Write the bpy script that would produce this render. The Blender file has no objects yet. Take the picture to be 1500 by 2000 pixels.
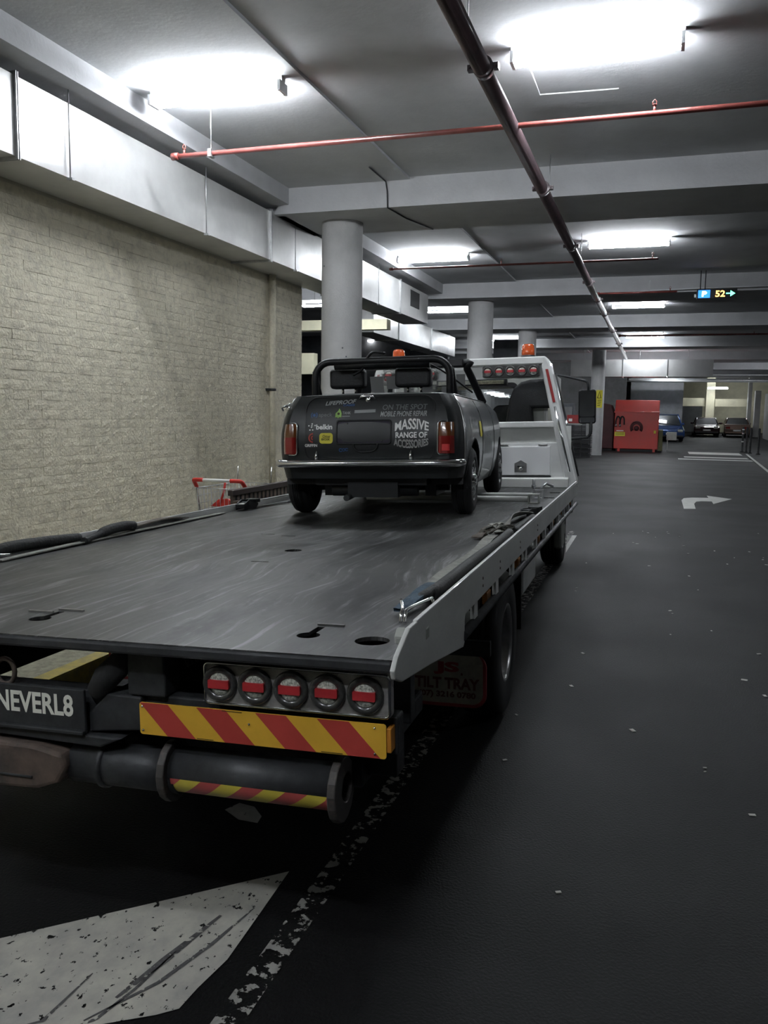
import bpy, bmesh, math, random
from mathutils import Vector, Matrix, noise
random.seed(11)
C = bpy.context.scene.collection
SC = bpy.context.scene
PI = math.pi
# ------------------------------------------------------------------ camera, world, exposure
cam = bpy.data.objects.new('camera', bpy.data.cameras.new('camera'))
C.objects.link(cam)
cam.data.sensor_fit = 'HORIZONTAL'; cam.data.sensor_width = 36.0
cam.data.lens = 1630.0 / 1500.0 * 36.0
cam.data.clip_start = 0.05; cam.data.clip_end = 300
CR, CU, CF = Vector((0.950, 0.311, 0.016)), Vector((-0.051, 0.107, 0.993)), Vector((-0.307, 0.945, -0.117))
def _cammat():
    f = CF.normalized(); r = (CR - f * CR.dot(f)).normalized(); u = r.cross(f)
    m = Matrix((r, u, -f)).transposed().to_4x4(); m.translation = (0, 0, 1.75)
    return m
cam.matrix_world = _cammat()
SC.camera = cam
w = bpy.data.worlds.new('world'); SC.world = w; w.use_nodes = True
w.node_tree.nodes['Background'].inputs[0].default_value = (0.55, 0.6, 0.7, 1)
w.node_tree.nodes['Background'].inputs[1].default_value = 0.02
SC.view_settings.view_transform = 'Standard'; SC.view_settings.look = 'None'
SC.view_settings.gamma = 1.0; SC.view_settings.use_curve_mapping = False
SC.view_settings.exposure = 1.1
TUBE_STRENGTH = 82.0
# ------------------------------------------------------------------ materials
def nd(nt, t, **kw):
    n = nt.nodes.new(t)
    for k, v in kw.items(): setattr(n, k, v)
    return n
def M(name, col, rough=.5, metal=0., var=0., scale=6., stretch=(1, 1, 1), col2=None, bump=0., bscale=40., world=False,
      emit=None, estr=0., coat=0., trans=0., ior=1.45, worn=None, wscale=9., rvar=0., detail=6, lo=.35, hi=.65, alpha=1.):
    m = bpy.data.materials.new(name); m.use_nodes = True
    nt = m.node_tree; b = nt.nodes['Principled BSDF']; L = nt.links.new
    b.inputs['Base Color'].default_value = (*col, 1); b.inputs['Roughness'].default_value = rough
    b.inputs['Metallic'].default_value = metal; b.inputs['IOR'].default_value = ior
    b.inputs['Coat Weight'].default_value = coat; b.inputs['Transmission Weight'].default_value = trans
    b.inputs['Alpha'].default_value = alpha
    if emit: b.inputs['Emission Color'].default_value = (*emit, 1); b.inputs['Emission Strength'].default_value = estr
    if col2 is None and var: col2 = tuple(max(0, c * (1 - var)) for c in col)
    if col2 is None and not bump and worn is None and not rvar: return m
    if world: src = nd(nt, 'ShaderNodeNewGeometry').outputs['Position']
    else: src = nd(nt, 'ShaderNodeTexCoord').outputs['Object']
    mp = nd(nt, 'ShaderNodeMapping'); mp.inputs['Scale'].default_value = stretch; L(src, mp.inputs['Vector'])
    if col2 is not None or rvar:
        n = nd(nt, 'ShaderNodeTexNoise'); n.inputs['Scale'].default_value = scale; n.inputs['Detail'].default_value = detail
        n.inputs['Roughness'].default_value = .65
        L(mp.outputs[0], n.inputs['Vector'])
        mr = nd(nt, 'ShaderNodeMapRange'); mr.inputs[1].default_value = lo; mr.inputs[2].default_value = hi
        L(n.outputs[0], mr.inputs[0])
        if col2 is not None:
            mx = nd(nt, 'ShaderNodeMix', data_type='RGBA'); mx.inputs[6].default_value = (*col, 1); mx.inputs[7].default_value = (*col2, 1)
            L(mr.outputs[0], mx.inputs[0]); L(mx.outputs[2], b.inputs['Base Color'])
        if rvar:
            r2 = nd(nt, 'ShaderNodeMapRange'); r2.inputs[3].default_value = max(.02, rough - rvar); r2.inputs[4].default_value = min(1, rough + rvar)
            L(mr.outputs[0], r2.inputs[0]); L(r2.outputs[0], b.inputs['Roughness'])
    if bump:
        n2 = nd(nt, 'ShaderNodeTexNoise'); n2.inputs['Scale'].default_value = bscale; n2.inputs['Detail'].default_value = 5
        L(mp.outputs[0], n2.inputs['Vector'])
        bp = nd(nt, 'ShaderNodeBump'); bp.inputs['Strength'].default_value = bump; bp.inputs['Distance'].default_value = .02
        L(n2.outputs[0], bp.inputs['Height']); L(bp.outputs[0], b.inputs['Normal'])
    if worn is not None:                      # paint worn through to what lies under it
        n3 = nd(nt, 'ShaderNodeTexNoise'); n3.inputs['Scale'].default_value = wscale; n3.inputs['Detail'].default_value = 7; n3.inputs['Roughness'].default_value = .62
        L(mp.outputs[0], n3.inputs['Vector'])
        cr = nd(nt, 'ShaderNodeMapRange'); cr.inputs[1].default_value = worn - .012; cr.inputs[2].default_value = worn + .012
        L(n3.outputs[0], cr.inputs[0]); L(cr.outputs[0], b.inputs['Alpha'])
    return m
MT = {}
MT['concrete'] = M('concrete', (.56, .565, .58), .85, col2=(.46, .465, .48), scale=.9, world=True, bump=.15, bscale=30)
MT['soffit'] = M('soffit', (.60, .61, .625), .85, col2=(.46, .47, .485), scale=.55, world=True, bump=.12, bscale=20)
MT['column'] = M('column', (.50, .50, .50), .8, col2=(.42, .42, .42), scale=2.5, world=True, bump=.25, bscale=45)
MT['brick'] = M('brick', (.66, .615, .49), .85, col2=(.40, .375, .31), scale=9, world=True, bump=.8, bscale=34, lo=.46, hi=.80, detail=9)
MT['joint'] = M('joint', (.50, .47, .385), .9, world=True, bump=.3)
MT['wallgrey'] = M('wallgrey', (.24, .245, .25), .85, var=.3, scale=1.5, world=True)
MT['walldark'] = M('walldark', (.11, .118, .13), .85, var=.4, scale=2, world=True)
MT['wallbeige'] = M('wallbeige', (.66, .63, .46), .8, var=.2, scale=1.5, world=True)
MT['wallwhite'] = M('wallwhite', (.62, .62, .60), .75, var=.15, scale=1.5, world=True)
MT['kerb'] = M('kerb', (.42, .40, .30), .9, col2=(.26, .25, .19), scale=22, world=True, bump=.5, bscale=90)
MT['kerbyellow'] = M('kerbyellow', (.55, .44, .10), .7, col2=(.33, .28, .12), scale=9, world=True, bump=.2)
MT['paint'] = M('paint', (.62, .60, .52), .7, col2=(.40, .39, .36), scale=4, stretch=(1.3, .9, 1), world=True, worn=.385, wscale=28)
MT['paintworn'] = M('paintworn', (.42, .41, .38), .75, var=.3, world=True, worn=.535, wscale=20)
MT['paintpatch'] = M('paintpatch', (.45, .44, .42), .75, var=.4, world=True, worn=.36, wscale=22)
MT['scuff'] = M('scuff', (.13, .125, .125), .8, var=.5, scale=30, world=True, worn=.42, wscale=40)
MT['paintclean'] = M('paintclean', (.60, .60, .57), .7, var=.2, world=True, worn=.3, wscale=9)
MT['duct'] = M('duct', (.62, .62, .61), .38, .35, col2=(.52, .52, .52), scale=1.2, world=True, rvar=.08)
MT['galv'] = M('galv', (.55, .56, .57), .35, .8, var=.25, scale=9, world=True)
MT['redpipe'] = M('redpipe', (.30, .075, .065), .32, 0, var=.45, scale=5, world=True, coat=.4)
MT['mainpipe'] = M('mainpipe', (.115, .075, .08), .28, .1, col2=(.07, .055, .06), scale=3, world=True, coat=.5)
MT['tube'] = M('tube', (.9, .9, .9), .5, emit=(.90, .95, 1.0), estr=TUBE_STRENGTH)
MT['bulb'] = M('bulb', (.9, .9, .9), .5, emit=(1, .98, .95), estr=9.0)
MT['fitting'] = M('fitting', (.75, .76, .77), .4)
MT['steel'] = M('steel', (.045, .047, .05), .55, .25, col2=(.022, .023, .025), scale=7, bump=.1, rvar=.1)
MT['rust'] = M('rust', (.14, .10, .08), .65, .2, col2=(.055, .047, .043), scale=8, bump=.25, bscale=30)
MT['plateworn'] = M('plateworn', (.055, .05, .047), .6, .2, col2=(.11, .09, .08), scale=22, lo=.55, hi=.7)
MT['rubber'] = M('rubber', (.014, .014, .015), .75, bump=.1, bscale=60)
MT['blackplastic'] = M('blackplastic', (.012, .013, .015), .45, var=.3, scale=5)
MT['white'] = M('white', (.78, .79, .78), .38, col2=(.68, .69, .68), scale=3, coat=.3)
MT['whiteold'] = M('whiteold', (.68, .69, .665), .5, col2=(.56, .57, .55), scale=2.2, stretch=(1, 1, 2.5), bump=.04)
MT['hatch'] = M('hatch', (.86, .87, .88), .4, coat=.3)
MT['offwhite'] = M('offwhite', (.44, .45, .42), .55, col2=(.33, .34, .31), scale=3)
MT['chrome'] = M('chrome', (.80, .81, .82), .12, 1.)
MT['alu'] = M('alu', (.55, .55, .55), .3, 1., var=.25, scale=14)
MT['panelsteel'] = M('panelsteel', (.55, .53, .50), .38, .45, col2=(.22, .21, .20), scale=6, stretch=(1.5, 1, 2), rvar=.12)
MT['lens'] = M('lens', (.62, .63, .55), .3, 0, var=.65, scale=150, detail=1, coat=.3)
MT['lensred'] = M('lensred', (.40, .03, .035), .3, 0, coat=.4, var=.12, scale=60)
MT['lensrim'] = M('lensrim', (.05, .05, .048), .3, 0, var=.5, scale=80, coat=.6)
MT['amber'] = M('amber', (.55, .22, .03), .45)
MT['beacon'] = M('beacon', (.72, .12, .03), .12, coat=1, trans=.35)
MT['redrefl'] = M('redrefl', (.38, .03, .03), .3, coat=.6, var=.3, scale=60)
MT['sigred'] = M('sigred', (.44, .055, .045), .4, var=.08, scale=14)
MT['sigyel'] = M('sigyel', (.72, .42, .045), .4, var=.08, scale=14)
MT['sigyel2'] = M('sigyel2', (.70, .58, .08), .45, var=.1, scale=14)
MT['sigred2'] = M('sigred2', (.50, .09, .085), .45, var=.1, scale=14)
MT['letters'] = M('letters', (.80, .79, .70), .5)
MT['bodyblack'] = M('bodyblack', (.012, .014, .015), .42, 0, var=.3, scale=5, coat=.0)
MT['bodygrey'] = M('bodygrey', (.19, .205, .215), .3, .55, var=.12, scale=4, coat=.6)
MT['platedark'] = M('platedark', (.016, .011, .026), .65)
MT['decalwhite'] = M('decalwhite', (.93, .93, .91), .5)
MT['decalgrey'] = M('decalgrey', (.15, .155, .16), .5)
MT['decalgrey2'] = M('decalgrey2', (.34, .35, .35), .5)
MT['decalblue'] = M('decalblue', (.03, .10, .28), .5)
MT['decalgreen'] = M('decalgreen', (.30, .52, .12), .5)
MT['decalred'] = M('decalred', (.42, .05, .03), .5)
MT['decalyellow'] = M('decalyellow', (.75, .66, .06), .5)
MT['decaldark'] = M('decaldark', (.05, .045, .01), .6)
MT['tailred'] = M('tailred', (.24, .015, .012), .14, coat=1)
MT['tailamber'] = M('tailamber', (.15, .048, .012), .2, coat=.6)
MT['tailbright'] = M('tailbright', (.75, .06, .06), .3, coat=1)
MT['vinyl'] = M('vinyl', (.011, .012, .014), .55, var=.3, scale=14, bump=.15, bscale=90)
MT['glass'] = M('glass', (.9, .95, .95), .02, trans=1., ior=1.05, alpha=.35)
MT['glassdark'] = M('glassdark', (.015, .018, .02), .06, coat=1)
MT['mirrorglass'] = M('mirrorglass', (.7, .72, .75), .04, 1.)
MT['strapgrey'] = M('strapgrey', (.33, .33, .30), .85, col2=(.20, .20, .18), scale=20, bump=.3, bscale=200)
MT['strapblack'] = M('strapblack', (.018, .02, .02), .7, var=.4, scale=14, bump=.3, bscale=60)
MT['strapbrown'] = M('strapbrown', (.13, .10, .085), .85, col2=(.20, .19, .17), scale=14, bump=.4, bscale=60)
MT['clothblue'] = M('clothblue', (.06, .10, .14), .85, var=.4, scale=15, bump=.4, bscale=50)
MT['trolleyred'] = M('trolleyred', (.60, .04, .03), .35)
MT['barrier'] = M('barrier', (.055, .04, .038), .6, var=.35, scale=9)
MT['slat'] = M('slat', (.12, .085, .07), .6, var=.35, scale=9)
MT['compactor'] = M('compactor', (.50, .045, .035), .35, col2=(.38, .05, .04), scale=1.5, coat=.2)
MT['cabinet'] = M('cabinet', (.10, .095, .035), .6, var=.3, scale=3)
MT['maroon'] = M('maroon', (.09, .022, .026), .5, var=.4, scale=2)
MT['carblue'] = M('carblue', (.02, .06, .20), .25, .3, coat=1)
MT['carmaroon'] = M('carmaroon', (.05, .02, .022), .22, .4, coat=1)
MT['carbrown'] = M('carbrown', (.20, .13, .10), .25, .5, coat=1)
MT['screenblack'] = M('screenblack', (.01, .01, .012), .4)
MT['ledblue'] = M('ledblue', (.02, .2, .6), .4, emit=(.03, .22, .95), estr=1.0)
MT['ledwhite'] = M('ledwhite', (.9, .9, .9), .4, emit=(1, 1, .95), estr=2.5)
MT['ledorange'] = M('ledorange', (.9, .5, .1), .4, emit=(1, .42, .08), estr=3.0)
MT['ledgreen'] = M('ledgreen', (.1, .9, .4), .4, emit=(.12, 1, .5), estr=2.2)
MT['ledstrip'] = M('ledstrip', (.75, .73, .55), .25, var=.5, scale=60, coat=1)
MT['litter'] = M('litter', (.5, .49, .45), .9)
MT['flap'] = M('flap', (.55, .52, .45), .75, col2=(.30, .28, .25), scale=6)
MT['flapred'] = M('flapred', (.42, .06, .07), .75, var=.3, scale=8)
MT['flapmaroon'] = M('flapmaroon', (.14, .045, .045), .75)
MT['grate'] = M('grate', (.05, .05, .052), .6, .4)
# asphalt floor
def asphalt():
    m = bpy.data.materials.new('asphalt'); m.use_nodes = True; nt = m.node_tree; b = nt.nodes['Principled BSDF']; L = nt.links.new
    g = nd(nt, 'ShaderNodeNewGeometry').outputs['Position']
    n1 = nd(nt, 'ShaderNodeTexNoise'); n1.inputs['Scale'].default_value = 90; n1.inputs['Detail'].default_value = 3; L(g, n1.inputs['Vector'])
    n2 = nd(nt, 'ShaderNodeTexNoise'); n2.inputs['Scale'].default_value = .7; n2.inputs['Detail'].default_value = 6; L(g, n2.inputs['Vector'])
    a = nd(nt, 'ShaderNodeMix', data_type='RGBA'); a.inputs[6].default_value = (.0045, .0045, .0047, 1); a.inputs[7].default_value = (.011, .011, .0115, 1); L(n1.outputs[0], a.inputs[0])
    c = nd(nt, 'ShaderNodeMix', data_type='RGBA', blend_type='MULTIPLY'); c.inputs[0].default_value = 1
    r = nd(nt, 'ShaderNodeMapRange'); r.inputs[1].default_value = .3; r.inputs[2].default_value = .7; r.inputs[3].default_value = .75; r.inputs[4].default_value = 1.35
    L(n2.outputs[0], r.inputs[0]); L(a.outputs[2], c.inputs[6]); L(r.outputs[0], c.inputs[7]); L(c.outputs[2], b.inputs['Base Color'])
    rr = nd(nt, 'ShaderNodeMapRange'); rr.inputs[1].default_value = .35; rr.inputs[2].default_value = .65; rr.inputs[3].default_value = .62; rr.inputs[4].default_value = .70; b.inputs['Specular IOR Level'].default_value = .22
    L(n2.outputs[0], rr.inputs[0]); L(rr.outputs[0], b.inputs['Roughness'])
    bp = nd(nt, 'ShaderNodeBump'); bp.inputs['Strength'].default_value = .35; bp.inputs['Distance'].default_value = .01; L(n1.outputs[0], bp.inputs['Height']); L(bp.outputs[0], b.inputs['Normal'])
    return m
MT['asphalt'] = asphalt()
# scuffed steel deck: streaks run along the truck
def deckmat():
    m = bpy.data.materials.new('deck_steel'); m.use_nodes = True; nt = m.node_tree; b = nt.nodes['Principled BSDF']; L = nt.links.new
    o = nd(nt, 'ShaderNodeTexCoord').outputs['Object']
    wv = nd(nt, 'ShaderNodeTexNoise'); wv.inputs['Scale'].default_value = .8; L(o, wv.inputs['Vector'])
    ad = nd(nt, 'ShaderNodeMixRGB'); ad.blend_type = 'ADD'; ad.inputs[0].default_value = .45; L(o, ad.inputs[1]); L(wv.outputs[1], ad.inputs[2])
    def st(sx, sy, sc, d=6):
        mp = nd(nt, 'ShaderNodeMapping'); mp.inputs['Scale'].default_value = (sx, sy, 1); mp.inputs['Rotation'].default_value = (0, 0, .22); L(ad.outputs[0], mp.inputs['Vector'])
        n = nd(nt, 'ShaderNodeTexNoise'); n.inputs['Scale'].default_value = sc; n.inputs['Detail'].default_value = d; n.inputs['Roughness'].default_value = .7; L(mp.outputs[0], n.inputs['Vector']); return n.outputs[0]
    big = st(1, .35, 2.2); fine = st(11, .45, 3.0, 10); mid = st(3, .7, 2.5)
    def rng(x, lo, hi, a=0., c=1.):
        r = nd(nt, 'ShaderNodeMapRange'); r.inputs[1].default_value = lo; r.inputs[2].default_value = hi; r.inputs[3].default_value = a; r.inputs[4].default_value = c; L(x, r.inputs[0]); return r.outputs[0]
    m1 = nd(nt, 'ShaderNodeMix', data_type='RGBA'); m1.inputs[6].default_value = (.062, .062, .059, 1); m1.inputs[7].default_value = (.014, .0145, .015, 1); L(rng(big, .42, .58), m1.inputs[0])
    m2 = nd(nt, 'ShaderNodeMix', data_type='RGBA'); m2.inputs[7].default_value = (.24, .245, .25, 1); L(m1.outputs[2], m2.inputs[6]); L(rng(fine, .52, .66, 0, .85), m2.inputs[0])
    m3 = nd(nt, 'ShaderNodeMix', data_type='RGBA'); m3.inputs[7].default_value = (.010, .010, .011, 1); L(m2.outputs[2], m3.inputs[6]); L(rng(mid, .47, .60, 0, .9), m3.inputs[0])
    L(m3.outputs[2], b.inputs['Base Color']); b.inputs['Metallic'].default_value = .25
    L(rng(big, .35, .65, .52, .34), b.inputs['Roughness'])
    bp = nd(nt, 'ShaderNodeBump'); bp.inputs['Strength'].default_value = .12; bp.inputs['Distance'].default_value = .01; L(mid, bp.inputs['Height']); L(bp.outputs[0], b.inputs['Normal'])
    return m
MT['deck'] = deckmat()
# ------------------------------------------------------------------ mesh helpers
class MB:
    def __init__(s): s.v = []; s.f = []; s.m = []; s.s = []
    def add(s, vs, fs, m=0, smooth=False, T=None):
        k = len(s.v)
        s.v += [tuple(T @ Vector(p)) if T is not None else tuple(p) for p in vs]
        for f in fs: s.f.append(tuple(i + k for i in f)); s.m.append(m); s.s.append(smooth)
        return s
    def box(s, x0, x1, y0, y1, z0, z1, m=0, T=None):
        vs = [(x, y, z) for z in (z0, z1) for y in (y0, y1) for x in (x0, x1)]
        return s.add(vs, [(0, 2, 3, 1), (4, 5, 7, 6), (0, 1, 5, 4), (2, 6, 7, 3), (0, 4, 6, 2), (1, 3, 7, 5)], m, False, T)
    def prism(s, poly, ax, a, b, m=0, T=None, smooth=False):
        # poly in the two axes other than ax, extruded from a to b
        def P(p, t): return (t, p[0], p[1]) if ax == 0 else ((p[0], t, p[1]) if ax == 1 else (p[0], p[1], t))
        n = len(poly); ar = sum(poly[i][0] * poly[(i + 1) % n][1] - poly[(i + 1) % n][0] * poly[i][1] for i in range(n))
        pl = list(poly) if ar > 0 else list(poly)[::-1]
        if ax == 1: pl = pl[::-1]
        if b < a: a, b = b, a
        vs = [P(p, a) for p in pl] + [P(p, b) for p in pl]
        s.add(vs, [tuple(range(n))[::-1], tuple(range(n, 2 * n))], m, False, T)
        k = len(s.v) - 2 * n
        for i in range(n):
            j = (i + 1) % n
            s.f.append((k + i, k + j, k + n + j, k + n + i)); s.m.append(m); s.s.append(smooth)
        return s
    def tube(s, pts, r, n=8, m=0, cap=True, T=None, closed=False):
        pts = [Vector(p) for p in pts]; N = len(pts); rs = r if isinstance(r, (list, tuple)) else [r] * N
        vs = []; up = None
        for i, p in enumerate(pts):
            if closed: d = (pts[(i + 1) % N] - pts[i - 1]).normalized()
            else: d = (pts[min(i + 1, N - 1)] - pts[max(i - 1, 0)]).normalized()
            if up is None: up = Vector((0, 0, 1)) if abs(d.z) < .9 else Vector((1, 0, 0))
            x = d.cross(up).normalized(); up = x.cross(d).normalized()
            for k in range(n):
                a = 2 * PI * k / n; vs.append(p + (x * math.cos(a) + up * math.sin(a)) * rs[i])
        fs = []
        for i in range(N if closed else N - 1):
            for k in range(n):
                k2 = (k + 1) % n; a = i * n; b_ = ((i + 1) % N) * n
                fs.append((a + k, b_ + k, b_ + k2, a + k2))
        s.add(vs, fs, m, True, T)
        if cap and not closed:
            k0 = len(s.v) - len(vs)
            s.f.append(tuple(k0 + i for i in range(n))); s.m.append(m); s.s.append(False)
            s.f.append(tuple(k0 + (N - 1) * n + i for i in range(n))[::-1]); s.m.append(m); s.s.append(False)
        return s
    def cyl(s, p0, p1, r0, r1=None, n=14, m=0, T=None): return s.tube([p0, p1], [r0, r1 if r1 is not None else r0], n, m, True, T)
    def lathe(s, prof, T, n=24, m=0, ms=None):
        # prof: (radius, height along local Z)
        vs = []
        for r, h in prof:
            for k in range(n): a = 2 * PI * k / n; vs.append((r * math.cos(a), r * math.sin(a), h))
        for i in range(len(prof) - 1):
            fs = [(i * n + k, i * n + (k + 1) % n, (i + 1) * n + (k + 1) % n, (i + 1) * n + k) for k in range(n)]
            if i == 0: base = len(s.v); s.add(vs, fs, ms[0] if ms else m, True, T)
            else:
                for f in fs: s.f.append(tuple(base + q for q in f)); s.m.append(ms[i] if ms else m); s.s.append(True)
        return s
    def grid(s, fn, ni, nj, m=0, smooth=True, T=None, mf=None, flip=False):
        vs = [fn(i, j) for i in range(ni) for j in range(nj)]
        k = len(s.v); s.add(vs, [], m, smooth, T)
        for i in range(ni - 1):
            for j in range(nj - 1):
                f = (k + i * nj + j, k + (i + 1) * nj + j, k + (i + 1) * nj + j + 1, k + i * nj + j + 1)
                s.f.append(f[::-1] if flip else f); s.m.append(mf(i, j) if mf else m); s.s.append(smooth)
        return s
    def mesh(s, name, mats):
        me = bpy.data.meshes.new(name); me.from_pydata(s.v, [], s.f)
        for q in (mats if isinstance(mats, (list, tuple)) else [mats]): me.materials.append(MT[q])
        me.polygons.foreach_set('material_index', s.m); me.polygons.foreach_set('use_smooth', s.s); me.update()
        return me
    def build(s, name, mats, parent=None, bevel=0, seg=2, kind=None, fix=False):
        me = s.mesh(name, mats)
        if fix:
            bm = bmesh.new(); bm.from_mesh(me); bmesh.ops.remove_doubles(bm, verts=bm.verts, dist=1e-5); bmesh.ops.recalc_face_normals(bm, faces=bm.faces); bm.to_mesh(me); bm.free()
        o = bpy.data.objects.new(name, me); C.objects.link(o)
        if parent is not None: o.parent = parent
        if bevel:
            md = o.modifiers.new('bevel', 'BEVEL'); md.width = bevel; md.segments = seg; md.limit_method = 'ANGLE'; md.angle_limit = math.radians(40)
        if kind: o['kind'] = kind
        return o
def tag(o, label, cat, group=None):
    o['label'] = label; o['category'] = cat
    if group: o['group'] = group
    return o
def thing(name, label, cat, loc=(0, 0, 0), rz=0, group=None, mat=None):
    o = bpy.data.objects.new(name, None); C.objects.link(o); o.empty_display_size = .1
    if mat is not None: o.matrix_world = mat
    else: o.location = loc; o.rotation_euler = (0, 0, rz)
    return tag(o, label, cat, group)
def dup(root, mat, label=None, group=None):
    r = root.copy(); C.objects.link(r); r.matrix_world = mat
    if label: r['label'] = label
    if group: r['group'] = group
    for ch in list(root.children):
        c = ch.copy(); C.objects.link(c); c.parent = r
        for g in ch.children:
            d = g.copy(); C.objects.link(d); d.parent = c
    return r
def arc(cx, cy, r, a0, a1, n=6): return [(cx + r * math.cos(a0 + (a1 - a0) * i / n), cy + r * math.sin(a0 + (a1 - a0) * i / n)) for i in range(n + 1)]
def rrect(x0, x1, y0, y1, r, n=4):
    return arc(x1 - r, y0 + r, r, -PI / 2, 0, n) + arc(x1 - r, y1 - r, r, 0, PI / 2, n) + arc(x0 + r, y1 - r, r, PI / 2, PI, n) + arc(x0 + r, y0 + r, r, PI, 1.5 * PI, n)
def Tm(loc=(0, 0, 0), rx=0, ry=0, rz=0): return Matrix.Translation(loc) @ Matrix.Rotation(rz, 4, 'Z') @ Matrix.Rotation(ry, 4, 'Y') @ Matrix.Rotation(rx, 4, 'X')
AXX = Matrix.Rotation(PI / 2, 4, 'Y')          # local Z -> +X
AXY = Matrix.Rotation(-PI / 2, 4, 'X')         # local Z -> +Y
# text as 2D verts/faces, width-normalised: fits into x0..x1, y0..y1 of its target
_tc = {}
def text2d(body, bold=.0, outline=False):
    key = (body, bold, outline)
    if key in _tc: return _tc[key]
    cu = bpy.data.curves.new('t', 'FONT'); cu.body = body; cu.size = 1; cu.offset = bold; cu.resolution_u = 3
    if outline: cu.fill_mode = 'NONE'; cu.bevel_depth = .018; cu.bevel_resolution = 0
    o = bpy.data.objects.new('t', cu); C.objects.link(o)
    dg = bpy.context.evaluated_depsgraph_get(); me = bpy.data.meshes.new_from_object(o.evaluated_get(dg))
    vs = [tuple(v.co) for v in me.vertices]; fs = [tuple(p.vertices) for p in me.polygons]
    bpy.data.objects.remove(o); bpy.data.curves.remove(cu); bpy.data.meshes.remove(me)
    xs = [v[0] for v in vs]; ys = [v[1] for v in vs]
    bx, by, sx, sy = min(xs), min(ys), max(xs) - min(xs), max(ys) - min(ys)
    _tc[key] = ([((v[0] - bx) / sx, (v[1] - by) / sy) for v in vs], fs)
    return _tc[key]
def text_on(name, body, x0, x1, y0, y1, fn, mat, parent, bold=.0, shear=0., warp=None, outline=False):
    vs, fs = text2d(body, bold, outline); mb = MB(); out = []
    for a, b in vs:
        x = x0 + (x1 - x0) * a + shear * (b - .5) * (y1 - y0); y = y0 + (y1 - y0) * b
        if warp: x, y = warp(a, b, x, y)
        out.append(fn(x, y))
    mb.add(out, fs); return mb.build(name, mat, parent)
def decal(name, poly, fn, mat, parent):
    mb = MB(); mb.add([fn(*p) for p in poly], [tuple(range(len(poly)))]); return mb.build(name, mat, parent)
for _t in ('NEVERL8',): text2d(_t, .02)
# ================================================================== SETTING
def struct(name, mb, mat, bevel=0, parent=None):
    o = mb.build(name, mat, parent, bevel)
    if parent is None: o['kind'] = 'structure'
    return o
# floor: level by the truck, a gentle ramp further on
def floorz(y): return 0. if y < 41 else (y - 41) * .0168
mb = MB(); ys = [-12, 0, 12, 25, 41, 66, 92]; xs = [-24, -6, 0, 6, 24]
mb.grid(lambda i, j: (xs[j], ys[i], floorz(ys[i])), len(ys), len(xs), flip=True)
floor = struct('floor', mb, 'asphalt')
# ceiling slabs with a small step between them
struct('ceiling', MB().box(-24, -3.52, -12, 92, 5.045, 5.4), 'soffit')
struct('ceiling', MB().box(-3.52, 24, -12, 92, 5.08, 5.4), 'soffit')
BEAMS = [(-4.2, -2.6), (3.6, 5.2), (11.75, 13.3), (21.1, 22.6), (28.8, 30.3), (36.8, 38.3), (45.0, 46.5), (54, 55.5), (63, 64.5)]
for a, b in BEAMS:
    mb = MB()
    if 11 < a < 12:       # splayed end where it meets the wall beam
        mb.prism([(-5.38, 5.1), (-5.62, 4.68), (24, 4.68), (24, 5.1)], 1, a, b)
        mb.box(-6.3, -5.5, a + .12, b, 4.68, 5.1)
    else: mb.box(-24, 24, a, b, 4.68, 5.1)
    struct('beam', mb, 'concrete')
struct('beam', MB().box(-6.6, -5.38, -12, 11.9, 4.81, 5.1), 'concrete')
struct('beam', MB().box(-6.6, -5.38, 13.3, 21.1, 4.81, 5.1), 'concrete')
# side wall of rough painted blocks
WX = -6.27
wl = struct('wall_left', MB().box(WX - .3, WX - .012, -12, 14.25, 0, 5.08).box(WX - .3, WX, -12, 4.2, 0, 5.08).box(WX - .3, WX, 4.2, 14.25, 0, .22).box(WX - .3, WX, 4.2, 14.25, 3.94, 5.08), 'joint')
struct('wall_left', MB().box(WX - .02, WX + .004, -12, 4.2, 0, 5.0), 'brick')
BL, BH = .40, .1015
def brickdata(seed, nx=4, nz=2):
    rnd = random.Random(seed); mb = MB()
    hx, hz = BL / 2 - .0002, BH / 2 - .0012
    def P(i, j):
        e = i in (0, nx) or j in (0, nz)
        return (.006 + (rnd.uniform(-.003, .004) if e else rnd.uniform(-.002, .007)), -hx + 2 * hx * i / nx + (0 if e else rnd.uniform(-.01, .01)), -hz + 2 * hz * j / nz + rnd.uniform(-.0015, .0015))
    pts = [[P(i, j) for j in range(nz + 1)] for i in range(nx + 1)]
    mb.grid(lambda i, j: pts[i][j], nx + 1, nz + 1, smooth=False)
    ring = [pts[i][0] for i in range(nx + 1)] + [pts[nx][j] for j in range(1, nz + 1)] + [pts[i][nz] for i in range(nx - 1, -1, -1)] + [pts[0][j] for j in range(nz - 1, 0, -1)]
    n = len(ring); mb.add(ring + [(-.014, p[1], p[2]) for p in ring], [(i, n + i, n + (i + 1) % n, (i + 1) % n) for i in range(n)])
    return mb
bd = [brickdata(s) for s in range(9)]; bme = [b.mesh('brick', 'brick') for b in bd]
rest = MB(); cand = []; halves = []
for c in range(38):
    z = .212 + BH * (c + .5)
    if z > 3.93: continue
    off = 0 if c % 2 == 0 else BL / 2
    for k in range(25):
        y = 4.2 + BL * (k + .5) + off
        if y + BL / 2 < 14.26: cand.append((y, z))
    if off: halves.append((4.3, z, .5))
    halves.append((14.125, z, .625) if off else (14.225, z, .125))
cand.sort(key=lambda p: (p[0] if p[1] > .80 and p[0] > 6.5 else 99))
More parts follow.
